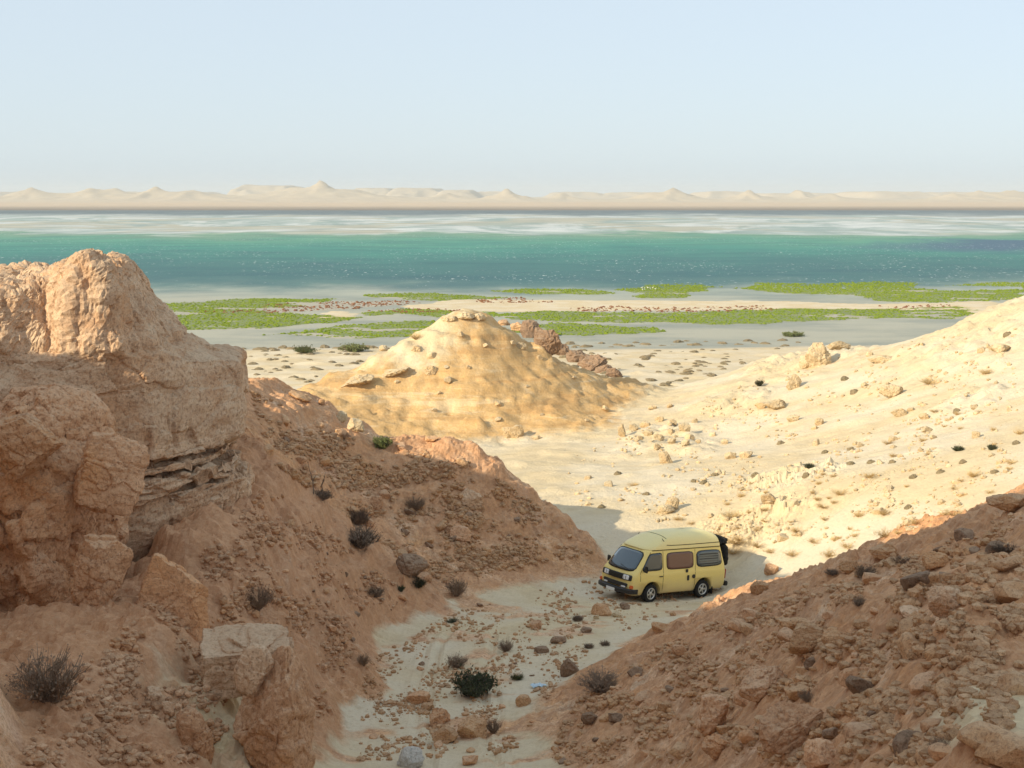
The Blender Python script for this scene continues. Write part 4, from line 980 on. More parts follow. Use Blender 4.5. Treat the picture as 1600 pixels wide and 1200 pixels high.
# stone pile on the sunlit slope
for i, (px, py, w, h) in enumerate([(972, 674, 14, 24), (990, 668, 16, 12), (1008, 663, 18, 12), (1030, 655, 16, 10), (1052, 660, 14, 10), (1068, 668, 24, 16), (1085, 657, 12, 9), (1012, 676, 18, 12), (1030, 684, 20, 12), (1050, 690, 18, 10),
                                    (1072, 692, 16, 10), (1027, 698, 14, 12), (1000, 684, 12, 9), (1090, 690, 12, 8), (1132, 690, 14, 10), (1048, 674, 12, 8), (1046, 635, 12, 7), (1020, 637, 16, 8)]):
    boulder('rock', px, py, w, h, 340 + i, MAT_PALE, 'pale slab in the stone pile on the sunlit slope right of the mound', 'rock', 'stone pile on the sunlit slope', sub=4, boxy=.5, rough=.14, depth_k=.7, sink=.05)
# mound
MND = [(700, 497, 26, 9, MAT_PALE, 'left rock of the ledge on top of the mound'), (724, 493, 34, 9, MAT_PALE, 'middle rock of the ledge on top of the mound'), (748, 496, 24, 10, MAT_PALE, 'right rock of the ledge on top of the mound'),
       (828, 518, 34, 30, MAT_DARKROCK, 'left of the two tall dark crags right of the mound top'), (856, 533, 40, 46, MAT_DARKROCK, 'tall dark crag right of the mound top'), (808, 512, 24, 14, MAT_BROWN, 'brown rock between mound top and dark crags'),
       (902, 558, 36, 22, MAT_DARKROCK, 'upper rock of the dark reef running down behind the mound'), (928, 569, 46, 24, MAT_DARKROCK, 'middle rock of the dark reef running down behind the mound'), (958, 583, 34, 16, MAT_DARKROCK, 'lowest rock of the dark reef running down behind the mound'),
       (880, 548, 26, 20, MAT_DARKROCK, 'dark rock between the tall crag and the reef behind the mound'), (915, 562, 26, 18, MAT_DARKROCK, 'jagged dark rock in the upper reef behind the mound'), (943, 577, 28, 16, MAT_DARKROCK, 'jagged dark rock in the lower reef behind the mound'),
       (842, 522, 20, 26, MAT_DARKROCK, 'narrow dark rock between the two tall crags'), (786, 505, 22, 12, MAT_BROWN, 'brown ledge just right of the mound top'), (671, 578, 24, 13, MAT_PALE, 'square pale stone on the front of the mound'), (612, 583, 60, 12, MAT_PALE, 'long slanting ledge on the left flank of the mound'), (560, 596, 60, 12, MAT_PALE, 'lower end of the slanting ledge on the left flank'),
       (650, 545, 20, 10, MAT_PALE, 'small stone on the sandy left shoulder of the mound'), (815, 542, 20, 14, MAT_PALE, 'pale stone under the dark crags'), (600, 545, 18, 10, MAT_PALE, 'stone on the skyline of the left shoulder of the mound')]
for i, (px, py, w, h, m, lab) in enumerate(MND):
    kw = dict(rot=(0, -.3, 0), boxy=.6) if 'slanting' in lab else dict(boxy=.3)
    boulder('rock', px, py, w, h, 400 + i, m, lab, 'rock', sub=5 if w > 36 else 4, rough=.28, ridg=.2, fine=.08, cuts=16, depth_k=.8, sink=.1, **kw)

# ------------------------------------------------------------------ loose stones: individuals that share a few shapes, and the small rubble
def protos(mat, n, seed, name='stone'):
    return [rock_mesh(name, (1, .8, .65), seed + i, mat, sub=3, cuts=8, rough=.2, boxy=.3, smooth=False) for i in range(n)]
ST_BROWN = protos(MAT_BROWN, 5, 500) + protos(MAT_REDROCK, 3, 510) + protos(MAT_DARKROCK, 2, 530)
ST_PALE = protos(MAT_PALE, 5, 520)
def strew(pr, pts, label, group, smin, smax, seed, sink=.25):
    r = random.Random(seed)
    for px, py in pts:
        loc, nor, dist = hit(px, py)
        o = bpy.data.objects.new('stone', r.choice(pr)); link(o)
        s = r.uniform(0, 1) ** 1.5 * (smax - smin) + smin
        o.location = loc + Vector((0, 0, s * .4)) - nor * s * sink
        o.scale = (s * r.uniform(.8, 1.3), s * r.uniform(.8, 1.2), s * r.uniform(.7, 1.2)); o.rotation_euler = (r.uniform(-.5, .5), r.uniform(-.5, .5), r.uniform(0, 6.28))
        tag(o, label, 'stone', group)
def scatter_px(poly, n, seed, clump=0.0):
    """Points inside an outline; with clump > 0 they gather in patches."""
    r = np.random.default_rng(seed); P_ = np.array(poly, float); xs = []; ys = []; k = 0
    while k < n:
        x = r.uniform(P_[:, 0].min(), P_[:, 0].max(), 4 * n); y = r.uniform(P_[:, 1].min(), P_[:, 1].max(), 4 * n)
        ok = inside(P_, x, y)
        if clump: ok &= (fbm2(x / 70, y / 45, 3, seed) * 1.6 + .25 > r.uniform(0, 1, 4 * n) * clump)
        xs.append(x[ok]); ys.append(y[ok]); k += int(ok.sum())
    return list(zip(np.concatenate(xs)[:n].tolist(), np.concatenate(ys)[:n].tolist()))
R_POLY = [(1600, 800), (1400, 870), (1220, 930), (1050, 1000), (900, 1090), (850, 1195), (1560, 1195), (1600, 1040)]
K_POLY = [(390, 610), (560, 690), (700, 705), (800, 760), (930, 865), (800, 890), (690, 925), (560, 820), (420, 720)]
L_POLY = [(330, 850), (420, 760), (640, 930), (560, 1000), (520, 1100), (480, 1180), (500, 1000)]
G_POLY = [(700, 960), (930, 900), (1130, 920), (1000, 975), (880, 1060), (800, 1180), (560, 1190), (570, 1040)]
S_POLY = [(880, 720), (1000, 650), (1250, 570), (1590, 500), (1590, 760), (1350, 860), (1130, 840), (900, 790)]
M_POLY = [(520, 600), (640, 545), (740, 505), (850, 560), (1000, 640), (900, 680), (640, 655)]
strew(ST_BROWN, scatter_px(R_POLY, 95, 1), 'loose brown stone on the shaded right slope', 'loose stones on the right slope', .08, .30, 1)
strew(ST_BROWN, scatter_px(K_POLY, 55, 2), 'loose brown stone on the shaded middle ridge', 'loose stones on the middle ridge', .10, .32, 2)
strew(ST_BROWN, scatter_px(L_POLY, 25, 3), 'loose brown stone on the slope under the cliff', 'loose stones under the cliff', .07, .22, 3)
strew(ST_BROWN, scatter_px(G_POLY, 40, 4), 'small loose stone on the pale gully floor', 'loose stones on the gully floor', .05, .16, 4)
strew(ST_PALE, scatter_px(S_POLY, 45, 5, 1.), 'small pale stone on the sunlit slope', 'loose stones on the sunlit slope', .12, .32, 5)
strew(ST_PALE, scatter_px(M_POLY, 18, 6), 'small pale stone on the ochre mound', 'loose stones on the mound', .16, .36, 6)
# rubble too small to pick apart: one mass
def rubble(name, label, poly, n, smin, smax, mat, seed):
    r = np.random.default_rng(seed)
    V0, F0 = ico(1)
    pts = scatter_px(poly, n, seed, 1.0); Vs = []; Fs = []; Ts = []
    for i, (px, py) in enumerate(pts):
        loc, nor, _ = hit(px, py); s = smin + (smax - smin) * r.random() ** 3
        V = V0 * (1 + .45 * (r.random((len(V0), 1)) - .5)) * (s * r.uniform(.7, 1.3), s * r.uniform(.6, 1.1), s * r.uniform(.5, .9))
        a = r.random() * 6.28; c, sn = math.cos(a), math.sin(a); V = V @ np.array([[c, sn, 0], [-sn, c, 0], [0, 0, 1]])
        Vs.append(V + np.array(loc) + (0, 0, s * .2)); Fs.append(F0 + i * len(V0)); Ts.append(np.full(len(V0), r.uniform(-.16, .14)))
    o = obj(name, mesh_np(name, np.concatenate(Vs), np.concatenate(Fs), [mat], smooth=False, attrs={'tone': np.concatenate(Ts)})); tag(o, label, 'rubble', kind='stuff')
rubble('slope_rubble', 'fine brown rubble strewn over the shaded right slope', R_POLY, 7500, .014, .11, MAT_BROWN, 31)
rubble('ridge_rubble', 'fine brown rubble strewn over the middle ridge', K_POLY, 5200, .02, .14, MAT_BROWN, 32)
rubble('gully_rubble', 'fine grit strewn over the gully floor', G_POLY, 3400, .012, .10, MAT_BROWN, 33)
rubble('cliff_foot_rubble', 'fine rubble on the slope under the cliff', L_POLY + [(300, 1195), (20, 1195), (130, 1040)], 4200, .015, .13, MAT_REDROCK, 34)
rubble('dune_rubble', 'fine pale rubble on the sunlit slope', S_POLY, 1700, .03, .15, MAT_PALE, 35)
# ------------------------------------------------------------------ the camper van
def paint(name, col):
    t = NT(name); p = t.pos((1, 1, 1), True)
    n = t.noise(p, 2.2, 5, .6); f = t.noise(p, 30, 4, .6)
    g = t.node('ShaderNodeSeparateXYZ'); t.lk(p, g.inputs[0])
    low = t.ramp(t.math('ADD', g.outputs[2], t.math('MULTIPLY', t.math('SUBTRACT', n, .5), .5)), [(.30, 1.), (.85, 0.)])
    c = t.mix(t.math('MULTIPLY', low, .6), col, (.55, .43, .27))            # road dust on the lower panels
    c = t.mix(t.math('MULTIPLY', t.ramp(f, [(.5, 0.), (.75, 1.)]), .22), c, (.50, .40, .25))
    t.fin(c, t.math('ADD', .30, t.math('MULTIPLY', n, .25)), None, .45); t.b.inputs['Coat Weight'].default_value = .25; t.b.inputs['Coat Roughness'].default_value = .25
    return t.m
V_PAINT = paint('yellow_paint', (.86, .68, .22)); V_ROOF = paint('roof_paint_sky_sheen', (.86, .73, .32))  # roof is paler because the sky's reflection is put into its paint colour
V_RUB = plain('black_rubber', (.018, .018, .018), .75, .2); V_BLK = plain('black_plastic', (.025, .024, .023), .5, .4)
V_GLASS = plain('dark_glass', (.035, .05, .06), .08, .6, coat=.5); V_WIND = plain('windscreen_glass', (.05, .085, .11), .06, .7, coat=.6)
V_CURT = plain('brown_curtain', (.17, .085, .06), .22, .5); V_CHROME = plain('alloy', (.62, .62, .60), .3, .5, .85)
V_LAMP = plain('lamp_glass', (.78, .79, .78), .12, .6, coat=.5); V_AMB = plain('amber_lens', (.65, .12, .02), .2, .5); V_REDL = plain('red_lens', (.4, .02, .015), .2, .5)
V_PLATE = plain('plate_white', (.75, .75, .72), .4, .3); V_SEAM = plain('dark_seam', (.03, .025, .012), .8, .1); V_LOUV = plain('louvre_grey', (.16, .18, .17), .4, .4)
def ipl(t, xs): return float(np.interp(t, [a for a, _ in xs], [b for _, b in xs]))
FX = [(.30, 2.20), (.45, 2.26), (.62, 2.27), (.95, 2.22), (1.06, 2.16), (1.12, 2.10), (1.80, 1.56), (1.84, 1.52)]
RX = [(.30, -2.20), (.45, -2.27), (.95, -2.26), (1.2, -2.22), (1.84, -2.04)]
HW = [(.30, .84), (.42, .90), (.62, .92), (.95, .925), (1.06, .905), (1.80, .785), (1.84, .775)]
RFX = [(1.84, 1.54), (1.90, 1.50), (2.05, 1.18), (2.2, .84), (2.30, .52), (2.37, .10), (2.395, -.30), (2.40, -.6)]
RRX = [(1.84, -2.06), (1.95, -2.05), (2.15, -1.98), (2.28, -1.86), (2.36, -1.60), (2.395, -1.2), (2.40, -.6)]
RHW = [(1.84, .79), (1.95, .775), (2.10, .725), (2.2, .66), (2.29, .53), (2.36, .33), (2.395, .12), (2.40, .004)]
def contour(f, r, w, cf, cr, bulge, n=10):
    """Plan outline, counter-clockwise: front edge bowed, rounded corners."""
    pts = []
    cf = min(cf, w * .95); cr = min(cr, w * .95)
    for s in (1, -1):
        fr = [(f - cf + cf * math.cos(a), s * (w - cf + cf * math.sin(a))) for a in np.linspace(0, math.pi / 2, n)]
        fr = [(x + bulge * (1 - (y / w) ** 2) - bulge, y) if False else (x, y) for x, y in fr]
        mid = [(f - cf + (r + cr - f + cf) * t, s * w) for t in np.linspace(0, 1, 9)[1:-1]]
        re = [(r + cr - cr * math.cos(a), s * (w - cr + cr * math.sin(a))) for a in np.linspace(math.pi / 2, 0, n)]
        side = fr + mid + re
        pts += side if s == 1 else side[::-1]
    # pts: left side front->rear, then right side rear->front ; add the bow of the nose
    return [(x - bulge * (abs(y) / w) ** 2 * max(0, (x - (f - .5)) / .5), y) for x, y in pts]
def loft_levels(name, zs, fx, rx, hw, cf, cr, bulge, mat, parent=None, cap=True, link_it=True):
    V = []; F = []
    rings = [contour(ipl(z, fx), ipl(z, rx), ipl(z, hw), cf(z), cr(z), bulge(z)) for z in zs]; n = len(rings[0])
    for z, rg in zip(zs, rings): V += [(x, y, z) for x, y in rg]
    for k in range(len(zs) - 1):
        for i in range(n): j = (i + 1) % n; F.append((k * n + i, k * n + j, (k + 1) * n + j, (k + 1) * n + i))
    if cap: F.append(tuple(range(n))[::-1]); F.append(tuple(range((len(zs) - 1) * n, len(zs) * n)))
    me = bpy.data.meshes.new(name); me.from_pydata(V, [], F); me.materials.append(mat)
    bm = bmesh.new(); bm.from_mesh(me); bmesh.ops.recalc_face_normals(bm, faces=bm.faces); bm.to_mesh(me); bm.free()
    for p in me.polygons: p.use_smooth = len(p.vertices) == 4
    return me
def pyd(name, V, F, mat, smooth=False, parent=None):
    me = bpy.data.meshes.new(name); me.from_pydata(V, [], F); me.materials.append(mat)
    bm = bmesh.new(); bm.from_mesh(me); bmesh.ops.recalc_face_normals(bm, faces=bm.faces); bm.to_mesh(me); bm.free()
    for p in me.polygons: p.use_smooth = smooth
    me.update(); return obj(name, me, parent)
def bbox(name, c, d, mat, parent, bev=.012, rot=None):
    bm = bmesh.new(); bmesh.ops.create_cube(bm, size=1.0)
    bmesh.ops.scale(bm, vec=d, verts=bm.verts); bmesh.ops.bevel(bm, geom=bm.edges[:], offset=min(bev, min(d) * .4), segments=2, affect='EDGES')
    if rot: bmesh.ops.rotate(bm, cent=(0, 0, 0), matrix=Euler(rot).to_matrix(), verts=bm.verts)
    bmesh.ops.translate(bm, vec=c, verts=bm.verts); me = bpy.data.meshes.new(name); bm.to_mesh(me); bm.free(); me.materials.append(mat)
    return obj(name, me, parent)
def side_y(z): return ipl(z, HW)
def patch(name, quad, surf, mat, parent, lift=.004, thick=.012, pw=7.0, rings=5, seg=32):
    """Pane in a (u, z) quad (bl, br, tr, tl) with rounded corners laid on a body surface; surf(u, z) gives the point, and the pane stands `lift` proud."""
    bl, br, tr, tl = [np.array(q, float) for q in quad]; V = []; F = []
    def at(a, b, l): 
        q = (bl * (1 - a) + br * a) * (1 - b) + (tl * (1 - a) + tr * a) * b
        p, n = surf(q[0], q[1]); return tuple(np.array(p) + np.array(n) * l)
    V.append(at(.5, .5, lift))
    for k in range(1, rings + 1):
        for i in range(seg):
            t = 2 * math.pi * i / seg; c, s = math.cos(t), math.sin(t); rr_ = (abs(c) ** pw + abs(s) ** pw) ** (-1 / pw)
            V.append(at(.5 + .5 * c * rr_ * k / rings, .5 + .5 * s * rr_ * k / rings, lift))
    for i in range(seg):
        F.append((0, 1 + i, 1 + (i + 1) % seg))
        for k in range(rings - 1): a = 1 + k * seg; F.append((a + i, a + seg + i, a + seg + (i + 1) % seg, a + (i + 1) % seg))
    base = len(V); a = 1 + (rings - 1) * seg
    for i in range(seg):
        t = 2 * math.pi * i / seg; c, s = math.cos(t), math.sin(t); rr_ = (abs(c) ** pw + abs(s) ** pw) ** (-1 / pw)
        V.append(at(.5 + .5 * c * rr_, .5 + .5 * s * rr_, lift - thick))
    for i in range(seg): F.append((a + i, base + i, base + (i + 1) % seg, a + (i + 1) % seg))
    return pyd(name, V, F, mat, True, parent)
def surf_side(s):
    def f(u, z):
        dz = .02; n = np.array([0, s * 1.0, -(side_y(z + dz) - side_y(z - dz)) / (2 * dz)]); n /= np.linalg.norm(n); return (u, s * side_y(z), z), n
    return f
def surf_front(y, z):
    w = side_y(z); b = .10; x = ipl(z, FX) - b * (abs(y) / w) ** 2
    # corner rounding
    cf = .16; e = max(0, abs(y) - (w - cf)); x -= cf - math.sqrt(max(cf * cf - e * e, 0)) if e < cf else cf
    dz = .02; n = np.array([1.0, 2 * b * y / w ** 2, -(ipl(z + dz, FX) - ipl(z - dz, FX)) / (2 * dz)]); n /= np.linalg.norm(n); return (x, y, z), n
def surf_rear(y, z): return (ipl(z, RX), y, z), np.array([-1.0, 0, 0])
def strip(name, pts, nrm, mat, parent, w=.012):
    """Thin dark line following surface points."""
    V = []; F = []; P_ = [np.array(p, float) for p in pts]; m = len(P_)
    for i, p in enumerate(P_):
        tg = P_[min(i + 1, m - 1)] - P_[max(i - 1, 0)]; tg /= np.linalg.norm(tg) + 1e-9; n = np.array(nrm[i], float); n /= np.linalg.norm(n); b = np.cross(tg, n)
        for a, l in ((-w, -.004), (-w, .005), (w, .005), (w, -.004)): V.append(tuple(p + b * a + n * l))
    for i in range(m - 1):
        for k in range(4): a = i * 4 + k; b = i * 4 + (k + 1) % 4; F.append((a, b, b + 4, a + 4))
    F += [(0, 1, 2, 3), tuple(4 * (m - 1) + k for k in (3, 2, 1, 0))]
    return pyd(name, V, F, mat, False, parent)

van = bpy.data.objects.new('camper_van', None); link(van)
tag(van, 'boxy pale yellow camper van with tall moulded roof parked in the shaded gully', 'camper van')
ZB = [.30, .34, .42, .52, .62, .78, .92, .97, 1.02, 1.06, 1.10, 1.2, 1.35, 1.5, 1.65, 1.78, 1.84]
body_me = loft_levels('body', ZB, FX, RX, HW, lambda z: .16 if z < 1.1 else .16 + .10 * (z - 1.1), lambda z: .16, lambda z: .10, V_PAINT)
body = obj('body', body_me, van)
WB = 1.23; WR = .325; WXF, WXR = 1.30, -1.16
# wheel arches cut out of the body
cut_bm = bmesh.new()
for wx_ in (WXF, WXR):
    for s in (1, -1):
        bmesh.ops.create_cone(cut_bm, cap_ends=True, segments=32, radius1=.415, radius2=.415, depth=.60, matrix=Matrix.Translation((wx_, s * .78, .345)) @ Matrix.Rotation(math.pi / 2, 4, 'X'))
cut_me = bpy.data.meshes.new('arch_cutter'); cut_bm.to_mesh(cut_me); cut_bm.free(); cut_me.materials.append(V_RUB)
cutter = obj('arch_cutter', cut_me)
bl_ = body.modifiers.new('arches', 'BOOLEAN'); bl_.object = cutter; bl_.operation = 'DIFFERENCE'; bl_.solver = 'EXACT'
bpy.context.view_layer.update()
ev = body.evaluated_get(bpy.context.evaluated_depsgraph_get()); new_me = bpy.data.meshes.new_from_object(ev)
body.modifiers.clear(); body.data = new_me; bpy.data.objects.remove(cutter)
# roof
roof_me = loft_levels('roof', [1.842, 1.87, 1.92, 1.98, 2.05, 2.12, 2.2, 2.26, 2.31, 2.345, 2.37, 2.385, 2.395, 2.4], RFX, RRX, RHW, lambda z: .34, lambda z: .22, lambda z: .10, V_ROOF)
roof = obj('roof', roof_me, van)
def roof_side(u, z, s):
    return (u, s * ipl(z, RHW), z), np.array([0, s * .9, .4])
for s in (1, -1):
    xs_ = np.linspace(1.30, -1.98, 30)
    strip('rain_gutter', [(x_, s * .787, 1.842) for x_ in xs_], [(0, s, .1)] * 30, V_SEAM, roof, .011)
    sx_ = [(.62, 2.0), (.4, 1.985), (0, 1.98), (-.6, 1.98), (-1.2, 1.985), (-1.8, 1.99), (-1.95, 1.995)]
    strip('roof_seam', [(a, s * ipl(b, RHW), b) for a, b in sx_], [(0, s, .3)] * len(sx_), V_SEAM, roof, .012)
    up_ = [(.62, 2.0), (.66, 2.06), (.70, 2.12), (.73, 2.18), (.74, 2.22)]
    strip('roof_seam', [(a, s * (ipl(b, RHW) - .012), b) for a, b in up_], [(.2, s, .4)] * len(up_), V_SEAM, roof, .010)
bvh_roof = BVHTree.FromPolygons([v.co[:] for v in roof_me.vertices], [p.vertices[:] for p in roof_me.polygons])
tp = []; tn = []
for y_ in np.linspace(.64, -.64, 25):
    l_, n_, _, _ = bvh_roof.ray_cast(Vector((.56, y_, 3)), Vector((0, 0, -1)))
    if l_: tp.append(tuple(l_)); tn.append(tuple(n_))
strip('roof_seam', tp, tn, V_SEAM, roof, .010)
# windscreen and side glass: rubber surround, glass in it
def glazed(name, quad, surf, glass, grow=.03, gname='pane', pw=7.0):
    q = np.array(quad, float); c = q.mean(0); g = [tuple(c + (p - c) * (1 + grow / np.maximum(np.abs(p - c), .05))) for p in q]
    f = patch(name, g, surf, V_RUB, van, .006, .02, pw); patch(gname, quad, surf, glass, f, .010, .006, pw); return f
glazed('windscreen', [(-.74, 1.14), (.74, 1.14), (.64, 1.755), (-.64, 1.755)], surf_front, V_WIND, .028)
for s in (1, -1):
    f_ = surf_side(s)
    glazed('cab_window', [(.86, 1.16), (1.80, 1.16), (1.40, 1.72), (.86, 1.74)], f_, V_GLASS, .022)
    glazed('side_window', [(-.62, 1.16), (.62, 1.16), (.62, 1.72), (-.62, 1.72)], f_, V_CURT, .022)
    w3 = glazed('louvre_window', [(-2.02, 1.18), (-.80, 1.16), (-.80, 1.72), (-1.94, 1.72)], f_, V_GLASS, .022, pw=5.0)
    patch('louvre_panel', [(-1.90, 1.20), (-.86, 1.20), (-.86, 1.68), (-1.90, 1.68)], f_, V_LOUV, w3, .018, .01, 5.0)
    for k in range(5):
        z_ = 1.26 + k * .085; strip('louvre', [(u_, s * (side_y(z_) + .022), z_) for u_ in np.linspace(-1.82, -.92, 6)], [(0, s, .2)] * 6, V_GLASS if k % 2 else V_BLK, w3, .016)
    # seams, handles, caps
    strip('door_seam', [(.80, s * side_y(z_), z_) for z_ in np.linspace(.40, 1.80, 18)], [(0, s, 0)] * 18, V_SEAM, van, .006)
    strip('door_seam', [(1.86 - max(0, z_ - 1.1) * .72, s * (side_y(z_)), z_) for z_ in np.linspace(.80, 1.78, 14)], [(0, s, 0)] * 14, V_SEAM, van, .006)
    strip('door_seam', [(-.72, s * side_y(z_), z_) for z_ in np.linspace(.40, 1.80, 18)], [(0, s, 0)] * 18, V_SEAM, van, .005)
    strip('waist_crease', [(u_, s * side_y(1.02), 1.02) for u_ in np.linspace(1.9, -2.05, 24)], [(0, s, .3)] * 24, V_PAINT, van, .014)
    bbox('door_handle', (.92, s * .945, .93), (.17, .035, .035), V_BLK, van)
    bbox('vent_cap', (-.30, s * .93, 1.06), (.11, .03, .12), V_BLK, van); bbox('outlet_cap', (-.38, s * .935, .80), (.10, .03, .19), V_BLK, van)
    bm = bmesh.new(); bmesh.ops.create_cone(bm, cap_ends=True, segments=20, radius1=.075, radius2=.07, depth=.03, matrix=Matrix.Translation((-.64, s * .932, .84)) @ Matrix.Rotation(math.pi / 2, 4, 'X'))
    me = bpy.data.meshes.new('fuel_cap'); bm.to_mesh(me); bm.free(); me.materials.append(V_BLK); obj('fuel_cap', me, van)
    arm = bbox('mirror', (1.72, s * 1.03, 1.24), (.06, .17, .23), V_BLK, van, .03); bbox('mirror_arm', (1.72, s * .93, 1.14), (.03, .10, .03), V_BLK, arm)
    bbox('indicator', (2.16, s * .80, .60), (.13, .16, .12), V_AMB, van, .02, (0, 0, s * -.55))
    bbox('tail_lamp', (-2.27, s * .78, .82), (.04, .16, .34), V_REDL, van)
    bbox('mud_flap', (WXR - .46, s * .80, .26), (.03, .24, .28), V_RUB, van)
    bbox('wheel_arch', (WXF, s * .60, .55), (.6, .05, .4), V_RUB, van); bbox('wheel_arch', (WXR, s * .60, .55), (.6, .05, .4), V_RUB, van)
# nose: grille band, headlamps, lower grille, bumper, plate, wipers
gr = patch('grille', [(-.80, .80), (.80, .80), (.80, 1.00), (-.80, 1.00)], surf_front, V_BLK, van, .012, .02, 14.0)
for k in range(4):
    z_ = .835 + k * .044; strip('grille_bar', [(surf_front(y_, z_)[0][0] + .016, y_, z_) for y_ in np.linspace(-.46, .46, 12)], [(1, 0, 0)] * 12, V_SEAM, gr, .008)
for s in (1, -1):
    hl = patch('headlight', [(s * .53 - .14, .825), (s * .53 + .14, .825), (s * .53 + .14, .975), (s * .53 - .14, .975)], surf_front, V_LAMP, van, .020, .02, 8.0)
    patch('headlight_divider', [(s * .53 - .008, .83), (s * .53 + .008, .83), (s * .53 + .008, .97), (s * .53 - .008, .97)], surf_front, V_BLK, hl, .026, .01, 14.0)
patch('lower_grille', [(-.62, .56), (.62, .56), (.66, .70), (-.66, .70)], surf_front, V_BLK, van, .010, .02, 14.0)
for s in (1, -1): patch('fog_lamp', [(s * .48 - .10, .545), (s * .48 + .10, .545), (s * .48 + .10, .60), (s * .48 - .10, .60)], surf_front, V_LAMP, van, .03, .02, 8.0)
bp = []
for s_ in np.linspace(-1, 1, 25):
    y_ = s_ * .93; bp.append((2.36 - .16 * abs(s_) ** 3 - (.16 if abs(s_) > .97 else 0), y_, .44))
V = []; F = []
for i, (x_, y_, z_) in enumerate(bp):
    for a, b in ((.0, -.085), (.05, -.06), (.05, .06), (.0, .085), (-.10, .085), (-.10, -.085)): V.append((x_ + a, y_, z_ + b))
for i in range(24):
    for k in range(6): a = i * 6 + k; b = i * 6 + (k + 1) % 6; F.append((a, b, b + 6, a + 6))
F += [tuple(range(6)), tuple(24 * 6 + k for k in range(5, -1, -1))]
bumper = pyd('front_bumper', V, F, V_BLK, False, van)
bbox('number_plate', (2.425, 0, .42), (.012, .46, .10), V_PLATE, bumper, .004)
bbox('rear_bumper', (-2.31, 0, .46), (.16, 1.84, .17), V_BLK, van, .03)
for y0 in (-.15, .45):
    pts_ = [surf_front(y0 - t * .48, 1.16 + t * .10)[0] for t in np.linspace(0, 1, 8)]; strip('wiper', [(a + .02, b, c) for a, b, c in pts_], [(1, 0, .8)] * 8, V_RUB, van, .009)
bbox('underbody', (0, 0, .30), (3.6, 1.2, .12), V_RUB, van, .02)
# dark covered carrier on the tailgate
def blob(name, c, d, mat, parent, seed, rot=None):
    me = rock_mesh(name, d, seed, mat, sub=4, cuts=3, rough=.08, fine=.03, boxy=.65, depth=(.85, 1.0)); o = obj(name, me, parent, c, rot); return o
carrier = blob('rear_carrier_cover', (-2.42, 0, 1.46), (.16, .82, .50), V_RUB, van, 61, (0, .12, 0))
blob('cover_flap', (.02, 0, .50), (.21, .74, .20), V_RUB, carrier, 62, (0, -.45, 0))
bbox('rear_window', (-2.16, 0, 1.48), (.03, 1.2, .5), V_GLASS, van, .01, (0, .28, 0))
# wheels
def lathe(name, prof, mat, parent, seg=36):
    V = []; F = []; m = len(prof)
    for i in range(seg):
        t = 2 * math.pi * i / seg
        for r_, y_ in prof: V.append((r_ * math.cos(t), y_, r_ * math.sin(t)))
    for i in range(seg):
        j = (i + 1) % seg
        for k in range(m - 1): F.append((i * m + k, i * m + k + 1, j * m + k + 1, j * m + k))
    return pyd(name, V, F, mat, True, parent)
for wx_ in (WXF, WXR):
    for s in (1, -1):
        wh = bpy.data.objects.new('wheel', None); link(wh, van); wh.location = (wx_, s * .80, WR); wh.rotation_euler = (0, random.uniform(0, 1), 0 if s == 1 else math.pi)
        if wx_ == WXF: wh.rotation_euler.z += .10
        lathe('tyre', [(.205, -.09), (.225, -.105), (.285, -.11), (.315, -.095), (.325, -.06), (.325, .06), (.315, .095), (.285, .11), (.225, .105), (.205, .09)], V_RUB, wh)
        rim = lathe('rim', [(.207, -.08), (.207, .095), (.195, .098), (.182, .082), (.175, .05), (.10, .035), (.001, .035)], V_BLK, wh)
        ring = lathe('rim_ring', [(.206, .094), (.200, .104), (.176, .098), (.170, .07)], V_CHROME, wh)
        for k in range(5):
            a = k * 2 * math.pi / 5; sp = bbox('spoke', (0, 0, 0), (.135, .03, .07), V_CHROME, rim, .012); sp.location = (.115 * math.cos(a), .065, .115 * math.sin(a)); sp.rotation_euler = (0, -a, 0)
        hub = lathe('hub_cap', [(.062, .05), (.062, .078), (.045, .088), (.001, .09)], V_CHROME, rim, 20)
# stand the van on the ground: front left wheel at its place, tilt from the ground under the four wheels
rear_dir = Vector((.812, .584, 0)).normalized(); fwd = -rear_dir; lft = Vector((-fwd.y, fwd.x, 0))
fl = hit(1013, 940)[0]
org = fl - fwd * WXF - lft * .80
zs_ = {}
for kx, wx_ in (('f', WXF), ('r', WXR)):
    for ky, s in (('l', 1), ('r', -1)):
        q = org + fwd * wx_ + lft * (.8 * s); zs_[kx + ky] = np.mean([drop(q.x + a, q.y + b)[0].z for a in (-.08, 0, .08) for b in (-.08, 0, .08)])
zf = (zs_['fl'] + zs_['fr']) / 2; zr = (zs_['rl'] + zs_['rr']) / 2; zl = (zs_['fl'] + zs_['rl']) / 2; zrr = (zs_['fr'] + zs_['rr']) / 2
xa = (fwd * (WXF - WXR) + Vector((0, 0, zf - zr))).normalized(); ya = (lft * 1.6 + Vector((0, 0, zl - zrr))).normalized(); za = xa.cross(ya).normalized(); ya = za.cross(xa)
zc = zr + (zf - zr) * (0 - WXR) / (WXF - WXR)
van.matrix_world = Matrix.Translation((org.x, org.y, zc - .015)) @ Matrix((xa, ya, za)).transposed().to_4x4()
